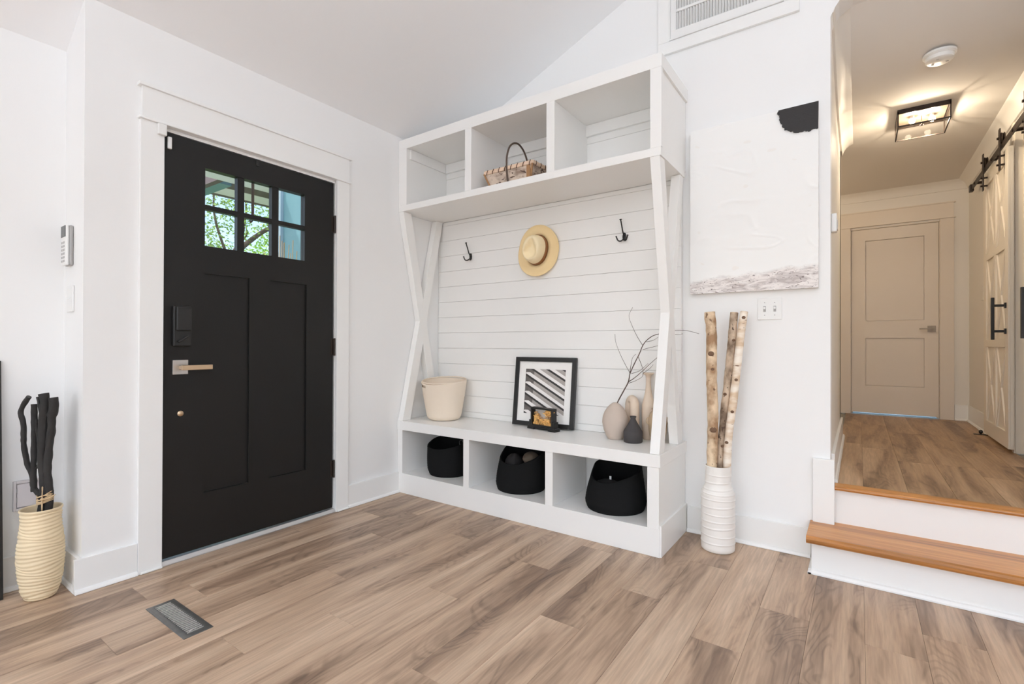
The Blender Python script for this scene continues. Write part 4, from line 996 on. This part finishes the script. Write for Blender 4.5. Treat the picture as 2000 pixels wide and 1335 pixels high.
log([(2.099, -.183, .08), (2.099, -.183, .447), (2.101, -.183, .56), (2.103, -.182, .693), (2.099, -.185, .826), (2.097, -.188, .959), (2.097, -.189, 1.125), (2.088, -.194, 1.239)], .0265, BARK1, 'thick tan birch pole with big dark knots, set apart from the other two', [(.36, (.018, .1)), (.78, (.016, -.1)), (.71, (.009, .2))], kc=KN)
log([(2.130, -.135, .08), (2.128, -.139, .447), (2.137, -.132, .56), (2.146, -.127, .693), (2.156, -.120, .793), (2.167, -.113, .926), (2.181, -.105, 1.092), (2.190, -.100, 1.238)], .0205, BARK2, 'grey-brown birch pole, the middle one of the three', [(.25, (.010, .3)), (.60, (.010, -.4)), (.86, (.009, .4))], kc=KN)
log([(2.166, -.165, .08), (2.1665, -.150, .444), (2.1705, -.146, .56), (2.180, -.141, .66), (2.194, -.132, .786), (2.207, -.123, .926), (2.226, -.113, 1.125), (2.240, -.105, 1.241)], .0195, BARK3, 'pale white birch pole leaning furthest from the bench', [(.30, (.010, -.4)), (.50, (.009, .1)), (.68, (.009, .1)), (.955, (.010, .1))], kc=KN)

# ================================================================== ALCOVE: RIBBED VASE WITH BLACK BRANCHES
VX, VY = -.095, -.0
VX, VY = -.092, -2.345
t = thing('cream_floor_vase', (VX, VY, 0), 'cream ribbed vase on the floor in the alcove by the front door', 'vase')
prof = [(.050, .001), (.054, .006)]
def cr_(z_):
    T = [(0, .053), (.05, .067), (.10, .0755), (.16, .0795), (.21, .0790), (.26, .0735), (.31, .0675), (.34, .0675), (.372, .0710)]
    for i in range(len(T) - 1):
        if T[i][0] <= z_ <= T[i + 1][0]: q = (z_ - T[i][0]) / (T[i + 1][0] - T[i][0]); q = q * q * (3 - 2 * q) * .4 + q * .6; return T[i][1] + (T[i + 1][1] - T[i][1]) * q
    return .071
zz = .006
while zz < .366:
    zz += .0022; prof.append((cr_(zz) + .0014 * math.sin(zz * 2 * PI / .0145) + .0007 * math.sin(zz * 170), zz))
prof += [(.0725, .370), (.071, .374), (.067, .374), (.065, .368), (.060, .30), (.04, .05), (.01, .04)]
def wav2(r, a, z_): return (r * math.cos(a) * 1.0, r * math.sin(a) * .96, z_ + (0 if z_ < .02 or z_ > .36 else .004 * math.sin(a * 2 + z_ * 40) + .002 * math.sin(a * 3 + z_ * 90)))
MB().lathe((VX, VY, 0), prof, 56, fx=wav2).build('body', CREAM, t, smooth=True)
dY = Vector((0.0, -.004, 0))
ST_ = {'A': [[-0.088, -2.337, 0.06], [-0.088, -2.337, 0.355], [-0.092, -2.34, 0.401], [-0.108, -2.352, 0.433], [-0.124, -2.363, 0.46], [-0.129, -2.367, 0.51], [-0.143, -2.377, 0.55], [-0.153, -2.384, 0.596], [-0.158, -2.388, 0.641], [-0.158, -2.388, 0.678], [-0.16, -2.39, 0.732], [-0.168, -2.396, 0.777], [-0.153, -2.385, 0.818], [-0.14, -2.376, 0.839]],
'B': [[-0.120, -2.362, 0.44], [-0.124, -2.363, 0.505], [-0.123, -2.363, 0.551], [-0.122, -2.363, 0.641], [-0.122, -2.363, 0.732], [-0.122, -2.364, 0.808]],
'C': [[-0.09, -2.342, 0.06], [-0.09, -2.342, 0.351], [-0.082, -2.338, 0.437], [-0.084, -2.338, 0.505], [-0.09, -2.343, 0.569], [-0.09, -2.343, 0.66], [-0.088, -2.342, 0.732], [-0.081, -2.338, 0.778], [-0.082, -2.339, 0.823], [-0.087, -2.342, 0.853]],
'D': [[-0.064, -2.327, 0.06], [-0.064, -2.327, 0.356], [-0.065, -2.326, 0.415], [-0.067, -2.326, 0.46], [-0.071, -2.329, 0.505], [-0.07, -2.329, 0.569], [-0.065, -2.326, 0.642], [-0.06, -2.322, 0.696], [-0.057, -2.321, 0.755], [-0.05, -2.316, 0.8], [-0.052, -2.318, 0.837]]}
bl = thing('blackened_branches', (VX, VY, .1), 'bundle of blackened branches standing in the cream ribbed vase', 'branches')
for k, P in ST_.items():
    r = {'A': .0095, 'B': .0105, 'C': .0165, 'D': .0135}[k]
    q = smoothpts(P, 6); n = len(q)
    rad = [r * (1 + .16 * noise.noise(Vector((i * .3, ord(k), 1)))) * ((1.18 if k == 'D' and i > n * .8 else 1)) for i in range(n)]
    MB().tube(q, rad, 14, wob=.22).build('branch', CHAR, bl, smooth='auto')
MB().tube(smoothpts([(-0.119, -2.361, .745), (-0.108, -2.354, .687), (-0.1, -2.35, .632)], 5), .0072, 10, wob=.3).build('side_branch', CHAR, bl, smooth='auto')
MB().tube(smoothpts([(-0.091, -2.344, .71), (-0.093, -2.344, .755), (-0.1, -2.35, .805), (-0.106, -2.354, .839)], 5), .0085, 10, wob=.3).build('side_branch', CHAR, bl, smooth='auto')
MB().tube(smoothpts([(-0.112, -2.357, .537), (-0.101, -2.35, .564), (-0.091, -2.344, .596)], 5), .004, 8).build('side_branch', CHAR, bl, smooth='auto')
tie = thing('raffia_tie', (-.085, -2.338, .41), 'raffia cord knotted around the blackened branches', 'cord')
m = MB(); rr_ = random.Random(5)
for j in range(9):
    ph = rr_.uniform(-.006, .006); zc = .412 + .0042 * j - .017
    m.tube([(-.082 + .036 * math.cos(g) * .95, -2.335 + .026 * math.sin(g), zc + .010 * math.cos(g - .5) + ph * math.sin(g * 2)) for g in [2 * PI * i / 28 for i in range(28)]], .0019, 6, closed=True)
m.build('wraps', RAFF, tie, smooth=True)['kind'] = 'stuff'
kx, ky, kz = -.046, -2.352, .417
for P in ([(kx, ky, kz), (kx + .002, ky, kz + .025), (kx - .003, ky + .002, kz + .048), (kx + .001, ky, kz + .05), (kx + .004, ky, kz + .03)], [(kx, ky, kz), (kx + .02, ky + .012, kz + .004), (kx + .052, ky + .03, kz + .022)], [(kx, ky, kz), (kx + .004, ky, kz - .03), (kx - .002, ky, kz - .052)], [(kx, ky, kz), (kx - .006, ky, kz - .02), (kx + .001, ky, kz - .05)]):
    MB().tube(smoothpts(P, 5), .0018, 6).build('loose_end', RAFF, tie, smooth=True)
MB().ell((kx, ky, kz), (.007, .007, .006), 10).build('knot', RAFF, tie, smooth=True)

# wall box behind the vase
t = thing('wall_access_cover', (-.27, -2.355, .335), 'pale grey plastic hinged cover low on the alcove wall', 'wall cover')
MB().box(-.2695, -.254, -2.402, -2.392, .336, .466).box(-.2695, -.254, -2.296, -2.286, .336, .466).box(-.2695, -.254, -2.392, -2.296, .336, .348).box(-.2695, -.254, -2.392, -2.296, .454, .466).build('cover_frame', mat('grey_cover', srgb(205, 200, 200), .4), t, bevel=.002)
box(-.2695, -.2575, -2.390, -2.298, .350, .452).build('cover_door', mat('grey_cover_door', srgb(214, 208, 210), .4), t, bevel=.003)
for zz in (.375, .415): box(-.2575, -.255, -2.3915, -2.3885, zz, zz + .02).build('hinge_pin', PLG, t)

# keypad and switch on the return wall
t = thing('alarm_keypad', (-.10, -2.236, 1.41), 'white alarm keypad with a dark screen on the short return wall', 'keypad')
box(-.208, -.137, -2.251, -2.2355, 1.412, 1.592).build('housing', PLG, t, bevel=.006)
box(-.208, -.137, -2.263, -2.2505, 1.412, 1.592).build('front_shell', PLW, t, bevel=.006)
box(-.204, -.141, -2.2645, -2.262, 1.538, 1.588).build('screen', SCRN, t, bevel=.003)
for r in range(6):
    for c in range(2): box(-.198 + c * .028, -.180 + c * .028, -2.2640, -2.2625, 1.426 + r * .0165, 1.436 + r * .0165).build('button', PLG, t, bevel=.001)
t = thing('light_switch', (-.10, -2.236, 1.205), 'white toggle light switch below the alarm keypad', 'light switch')
box(-.212, -.122, -2.242, -2.2355, 1.206, 1.324).build('plate', PLW, t, bevel=.002)
for x in (-.167,): box(x - .005, x + .005, -2.252, -2.242, 1.262, 1.274).build('toggle', PLW, t, bevel=.001)

# leaning mirror at the left edge
t = thing('leaning_mirror', (-.2, -2.9, 0), 'black-framed mirror leaning on the alcove wall at the left edge', 'mirror')
MY0, MY1 = -3.15, -2.442
def mx_(z_): return -.190 - .078 * z_ / .99
def mseg(y0, y1, z0, z1, d0, d1, name, m_):
    MB().hexa([(mx_(z0) + d0, y0, z0), (mx_(z0) + d1, y0, z0), (mx_(z0) + d1, y1, z0), (mx_(z0) + d0, y1, z0), (mx_(z1) + d0, y0, z1), (mx_(z1) + d1, y0, z1), (mx_(z1) + d1, y1, z1), (mx_(z1) + d0, y1, z1)]).build(name, m_, t)
for a in ((MY0, MY0 + .02, .001, .99), (MY1 - .02, MY1, .001, .99), (MY0 + .02, MY1 - .02, .001, .022), (MY0 + .02, MY1 - .02, .97, .99)): mseg(a[0], a[1], a[2], a[3], 0, .012, 'frame', BLKM)
mseg(MY0 + .02, MY1 - .02, .022, .97, .002, .007, 'glass', MIRR)

# ================================================================== FLOOR REGISTER
t = thing('floor_register', (.57, -2.08, 0), 'dark metal floor vent with pale slats set in the plank floor', 'vent')
FX0, FX1, FY0, FY1 = .392, .742, -2.131, -2.030
m = MB()
def ringp(d, z_): return [m.bm.verts.new(p) for p in ((FX0 + d, FY0 + d, z_), (FX1 - d, FY0 + d, z_), (FX1 - d, FY1 - d, z_), (FX0 + d, FY1 - d, z_))]
R = [ringp(0, .0005), ringp(.001, .003), ringp(.007, .0055), ringp(.021, .0055), ringp(.022, .003)]
for j in range(4):
    for i in range(4): m.bm.faces.new((R[j][i], R[j][(i + 1) % 4], R[j + 1][(i + 1) % 4], R[j + 1][i]))
m.build('flange', GUN, t, smooth='auto')
box(FX0 + .021, FX1 - .021, FY0 + .021, FY1 - .021, .0004, .0015).build('duct_shade_sheet', DUCTSHADE, t)  # dark sheet painted as the duct's shade, no hole is cut below
for i in range(22):
    x = FX0 + .029 + (FX1 - FX0 - .058) * i / 21
    box(x - .0030, x + .0022, FY0 + .023, FY1 - .023, .0018, .0050).build('slat', GUNL, t)
MB().tube([(FX1 - .03, FY0 + .03, .006), (FX1 - .03, FY0 + .045, .012), (FX1 - .03, FY0 + .05, .006)], .002, 6).build('lever', GUNL, t)

# ================================================================== HALL END DOOR (door_2)
D2 = bpy.data.objects.new('door_2', None); COL.objects.link(D2); D2['kind'] = 'structure'; D2['label'] = 'cream two-panel door at the end of the hall'
ex0, ex1, ez0, ez1 = 2.668, 3.352, .388, 2.243
HT2 = mat('hall_trim_paint', srgb(226, 216, 203), .4)
m = MB(); ya_, yb_ = 3.262, 3.30
for a, b, c, d in ((ex0, 2.784, ez0, ez1), (3.246, ex1, ez0, ez1), (2.784, 3.246, ez0, .663), (2.784, 3.246, 1.141, 1.314), (2.784, 3.246, 2.127, ez1)): m.box(a, b, ya_, yb_, c, d)
m.build('leaf', HT2, D2)
for c, d in ((.663, 1.141), (1.314, 2.127)):
    box(2.784, 3.246, ya_ + .018, yb_ - .006, c, d).build('panel', HT2, D2); box(2.788, 3.242, ya_ + .010, ya_ + .0179, c + .004, d - .004).build('panel_field', HT2, D2)
NICK2 = mat('aged_nickel', srgb(150, 138, 124), .45, metal=.6)
r_ = box(3.270, 3.330, 3.252, 3.262, 1.197, 1.257).build('lever_rose', NICK2, D2, bevel=.001)
MB().box(3.292, 3.308, 3.215, 3.252, 1.222, 1.234).box(3.206, 3.308, 3.211, 3.221, 1.222, 1.234).build('lever', NICK2, r_, bevel=.001)
m = MB().box(DX0, ex0 + .012, 3.302, 3.33, HZF, DZ1).box(ex1 - .012, DX1, 3.302, 3.33, HZF, DZ1).box(DX0, DX1, 3.302, 3.33, ez1 - .012, DZ1).box(DX0, ex0 - .003, 3.251, 3.369, HZF, DZ1).box(ex1 + .003, DX1, 3.251, 3.369, HZF, DZ1).box(DX0, DX1, 3.251, 3.369, ez1 + .003, DZ1)
struct(m.build('jamb', HT2, D2))
struct(box(2.572, 2.660, 3.234, 3.25, HZF + .001, 2.268).build('casing', HT2, D2, bevel=.001)); struct(box(3.360, 3.459, 3.234, 3.25, HZF + .001, 2.268).build('casing', HT2, D2, bevel=.001))
struct(box(2.574, 3.457, 3.230, 3.25, 2.276, 2.410).build('header', HT2, D2)); struct(box(2.562, 3.470, 3.222, 3.25, 2.268, 2.277).build('header_fillet', HT2, D2)); struct(box(2.562, 3.470, 3.222, 3.25, 2.410, 2.420).build('header_cap', HT2, D2))
# small room behind it
m = MB().box(2.4, 2.5, 3.37, 4.5, 0, 2.8).box(3.5, 3.6, 3.37, 4.5, 0, 2.8).box(2.4, 3.6, 4.4, 4.5, 0, 2.8).box(2.4, 3.6, 3.37, 4.5, 2.7, 2.8)
struct(m.build('wall_bathroom', WALL), 'walls of the room behind the hall door')
struct(box(2.5, 3.5, 3.375, 4.4, .3605, .3695).build('floor_bathroom', mat('pale_tile', srgb(190, 200, 210), .25), None))

# ================================================================== BARN DOORS, TRACK
LCREAM = mat('barn_door_paint', srgb(236, 228, 214), .4)
def barn(y0, y1, label, handle_y):
    t = thing('sliding_barn_panel', (3.54, (y0 + y1) / 2, .395), label, 'barn door', 'sliding barn doors on the black hall track')
    z0, z1, xf, xb = .395, 2.370, 3.525, 3.553; sw = .085; L = y1 - y0
    rails = [(z0, z0 + .105), (1.060, 1.114), (1.714, 1.764), (z1 - .085, z1)]
    box(xf + .0106, xb, y0, y1, z0, z1).build('panel', LCREAM, t)
    for a, b in ((y0, y0 + sw), (y1 - sw, y1)): box(xf, xf + .0105, a, b, z0, z1).build('stile', LCREAM, t, bevel=.001)
    for a, b in rails: box(xf, xf + .0105, y0 + sw, y1 - sw, a, b).build('rail', LCREAM, t, bevel=.001)
    ym = (y0 + y1) / 2; hw = .022
    zs = [(rails[0][1], rails[1][0]), (rails[1][1], rails[2][0]), (rails[2][1], rails[3][0])]
    for a, b in zs:
        box(xf, xf + .0104, ym - hw, ym + hw, a, b).build('mullion', LCREAM, t)
        for c, d in ((y0 + sw, ym - hw), (ym + hw, y1 - sw)):
            for s in (0, 1):
                p, q = ((c, a), (d, b)) if s else ((c, b), (d, a))
                w = .036; dirv = Vector((q[0] - p[0], q[1] - p[1])).normalized(); n = Vector((-dirv.y, dirv.x)) * w / 2
                poly = [(p[0] + n.x, p[1] + n.y), (p[0] - n.x, p[1] - n.y), (q[0] - n.x, q[1] - n.y), (q[0] + n.x, q[1] + n.y)]
                # keep each brace inside its bay
                poly = [(min(max(u, c), d), min(max(v, a), b)) for u, v in poly]
                MB().prism(poly, 'x', xf + .0008 + .0007 * s, xf + .0104).build('cross_brace', LCREAM, t)
    hb_ = MB().box(3.452, 3.468, handle_y - .012, handle_y + .012, 1.108, 1.388).build('pull_bar', BLKM, t, bevel=.002)
    for zz in (1.164, 1.334): MB().box(3.468, 3.524, handle_y - .006, handle_y + .006, zz - .008, zz + .008).box(3.516, 3.5245, handle_y - .014, handle_y + .014, zz - .018, zz + .018).build('standoff', BLKM, hb_)
    for y in (y0 - .0 + .08, y1 - .155):
        s_ = box(3.496, 3.503, y - .018, y + .018, 2.238, 2.515).build('hanger_strap', BRONZE, t, bevel=.001)
        MB().lathe((0, 0, 0), [(0, .0), (.034, .0), (.038, .004), (.030, .011), (.038, .018), (.034, .022), (0, .022)], 24, capb=False, capt=False, fx=lambda r, a, z_, y=y: (3.505 + z_ * .9, y + r * math.cos(a), 2.452 + r * math.sin(a))).build('wheel', BRONZE, s_, smooth='auto')
        for zz in (2.275, 2.335): MB().tube([(3.484, y, zz), (3.524, y, zz)], .007, 8).build('bolt', BRONZE, s_)
        MB().tube([(3.486, y, 2.452), (3.53, y, 2.452)], .009, 8).build('axle', BRONZE, s_)
barn(1.575, 2.345, 'cream X-panelled barn door slid back to the end of the hall', 1.628)
barn(.30, 1.185, 'nearer cream barn door, only its black pull bar in view', .885)
t = thing('barn_door_track', (3.515, 1.4, 2.38), 'dark bronze flat track carrying the hall barn doors', 'track')
box(3.508, 3.516, .20, 2.78, 2.380, 2.420).build('rail', BRONZE, t, bevel=.001)
box(3.498, 3.524, 2.715, 2.775, 2.372, 2.428).build('end_stop', BRONZE, t, bevel=.002)
for y in (.35, 1.36, 1.95, 2.58): MB().tube([(3.516, y, 2.40), (3.565, y, 2.40)], .012, 10).ell((3.506, y, 2.40), (.006, .011, .011), 10).build('spacer', BRONZE, t)
t = thing('floor_guide', (3.54, 2.42, HZF), 'small black barn door floor guide on the hall planks', 'door guide')
MB().box(3.47, 3.56, 2.355, 2.385, HZF + .001, HZF + .006).build('base_plate', BLKM, t); MB().ell((3.512, 2.37, HZF + .023), (.013, .013, .017), 14).build('roller', BLKM, t, smooth=True)
# closet opening trim beside the barn door
struct(box(3.556, 3.564, LY1 - .002, LY1 + .05, HZF, LZ + .05).build('trim_5', LCREAM)); struct(box(3.562, 3.60, LY1 - .012, LY1 - .001, HZF, LZ).build('trim_6', LCREAM)); struct(box(3.60, 3.80, LY1 - .030, LY1 - .001, HZF, LZ).build('trim_7', LCREAM))

# ================================================================== HALL CEILING LIGHT, SMOKE ALARM, SENSOR
t = thing('flush_ceiling_light', (3.07, 1.315, HT), 'square dark-framed glass ceiling light glowing in the hall', 'ceiling light')
lx0, lx1, ly0, ly1, lz0 = 2.937, 3.203, 1.172, 1.462, 2.492
m = MB(); w = .007
for x in (lx0, lx1 - w):
    m.box(x, x + w, ly0, ly1, lz0, lz0 + w)
    for y in (ly0, ly1 - w): m.box(x, x + w, y, y + w, lz0 + w, HT - .012)
for y in (ly0, ly1 - w): m.box(lx0 + w, lx1 - w, y, y + w, lz0, lz0 + w)
m.build('frame', BRONZE, t)
MB().box(lx0, lx1, ly0, ly1, HT - .010, HT - .0005).box(lx0, lx1, ly0, ly0 + .004, HT - .030, HT - .010).box(lx0, lx1, ly1 - .004, ly1, HT - .030, HT - .010).box(lx0, lx0 + .004, ly0, ly1, HT - .030, HT - .010).box(lx1 - .004, lx1, ly0, ly1, HT - .030, HT - .010).build('canopy', BRONZE, t)
box(lx0 + .01, lx1 - .01, ly0 + .01, ly1 - .01, HT - .015, HT - .0121).build('reflector', mat('lamp_reflector', srgb(150, 132, 114), .35, metal=.6), t)
for (a, b, c, d, e, f_) in ((lx0 + w, lx1 - w, ly0 + .002, ly0 + .004, lz0 + w, HT - .013), (lx0 + w, lx1 - w, ly1 - .004, ly1 - .002, lz0 + w, HT - .013), (lx0 + .002, lx0 + .004, ly0 + w, ly1 - w, lz0 + w, HT - .013), (lx1 - .004, lx1 - .002, ly0 + w, ly1 - w, lz0 + w, HT - .013), (lx0 + w, lx1 - w, ly0 + w, ly1 - w, lz0 + .002, lz0 + .004)):
    box(a, b, c, d, e, f_).build('pane', CGLASS, t)
for x, y in ((3.02, 1.30), (3.125, 1.33)):
    MB().tube([(x, y, HT - .015), (x, y, HT - .03)], .012, 12).build('socket', PLW, t)
    MB().ell((x, y, HT - .044), (.018, .018, .019), 16).build('bulb', BULB, t, smooth=True)
    d = bpy.data.lights.new('bulb_light', 'POINT'); d.energy = 8; d.color = (1, .83, .62); d.shadow_soft_size = .012
    o = bpy.data.objects.new('bulb_light', d); COL.objects.link(o); o.location = (x, y, HT - .076)
MB().tube([(3.07, 1.315, HT - .015), (3.07, 1.315, HT - .075)], .002, 6).ell((3.07, 1.315, HT - .078), (.012, .012, .006), 12).build('finial', BRONZE, t, smooth=True)
SX, SY, SZ = 3.088, .60, hz(.60) + .002
t = thing('smoke_alarm', (SX, SY, SZ), 'round white smoke alarm on the hall ceiling', 'smoke alarm')
MB().lathe((SX, SY, SZ), [(.072, -.0005), (.072, -.012), (.066, -.016), (.066, -.018), (.062, -.020), (.060, -.038), (.052, -.044), (.0, -.045)], 36, capb=False, capt=False).build('housing', PLW, t, smooth='auto')
for a in (.4, 2.4, 4.4): MB().box(SX + .036 * math.cos(a) - .006, SX + .036 * math.cos(a) + .006, SY + .036 * math.sin(a) - .0015, SY + .036 * math.sin(a) + .0015, SZ - .047, SZ - .044).build('vent_slot', PLG, t)
t = thing('motion_sensor', (2.63, .08, 1.64), 'small white sensor box on the hall corner right of the painting', 'sensor')
box(2.6155, 2.640, .052, .108, 1.640, 1.733).build('sensor_body', PLW, t, bevel=.005)
box(2.640, 2.644, .060, .100, 1.65, 1.70).build('lens', PEARL, t, bevel=.003)
t = thing('hall_wall_switch', (3.56, 2.66, 1.47), 'faint switch plate on the hall wall past the barn door', 'light switch')
box(3.560, 3.5645, 2.60, 2.67, 1.44, 1.555).build('plate', HALLW, t, bevel=.001)

# ================================================================== BEHIND THE CAMERA: unseen uplighters added to brighten the ceiling
def add_uplighter(x, y, label, p):
    t = thing('added_uplighter', (x, y, 0), label, 'added uplighter', 'uplighters added behind the camera')
    MB().lathe((x, y, 0), [(.14, .001), (.14, .02), (.02, .035)], 28).build('base', BLKM, t, smooth='auto')
    MB().tube([(x, y, .03), (x, y, 1.62)], .012, 12).build('pole', BLKM, t, smooth=True)
    MB().lathe((x, y, 1.62), [(.02, 0), (.10, .03), (.17, .10), (.165, .10), (.095, .04), (.0, .02)], 28, capt=False).build('shade', PLW, t, smooth='auto')
    area('added_uplighter_light', (x, y, 1.73), (0, 0, 1), .26, .26, p, (.88, .965, 1.09))
add_uplighter(3.3, -5.5, 'black uplighter added behind the camera to brighten the ceiling, nearer the rear window', 98)
add_uplighter(4.9, -4.0, 'black uplighter added behind the camera to brighten the ceiling, nearer the right wall', 72)

t = thing('added_side_globe', (1.95, 2.4, HT), 'small globe ceiling light added in the side hall, out of view round the corner', 'ceiling light')
MB().lathe((1.95, 2.4, HT), [(.07, -.0005), (.07, -.02), (.04, -.03), (0, -.03)], 28, capb=False, capt=False).build('base', BRONZE, t, smooth='auto')
MB().ell((1.95, 2.4, HT - .075), (.055, .055, .05), 20).build('globe', mat('lit_globe', (1, .9, .78, 1), .4, emit=(1, .84, .64, 1), estr=6), t, smooth=True)
d = bpy.data.lights.new('added_globe_light', 'POINT'); d.energy = 7; d.color = (1, .80, .56); d.shadow_soft_size = .05  # unseen globe added to brighten the far end of the hall
o = bpy.data.objects.new('added_globe_light', d); COL.objects.link(o); o.location = (1.95, 2.4, HT - .19)
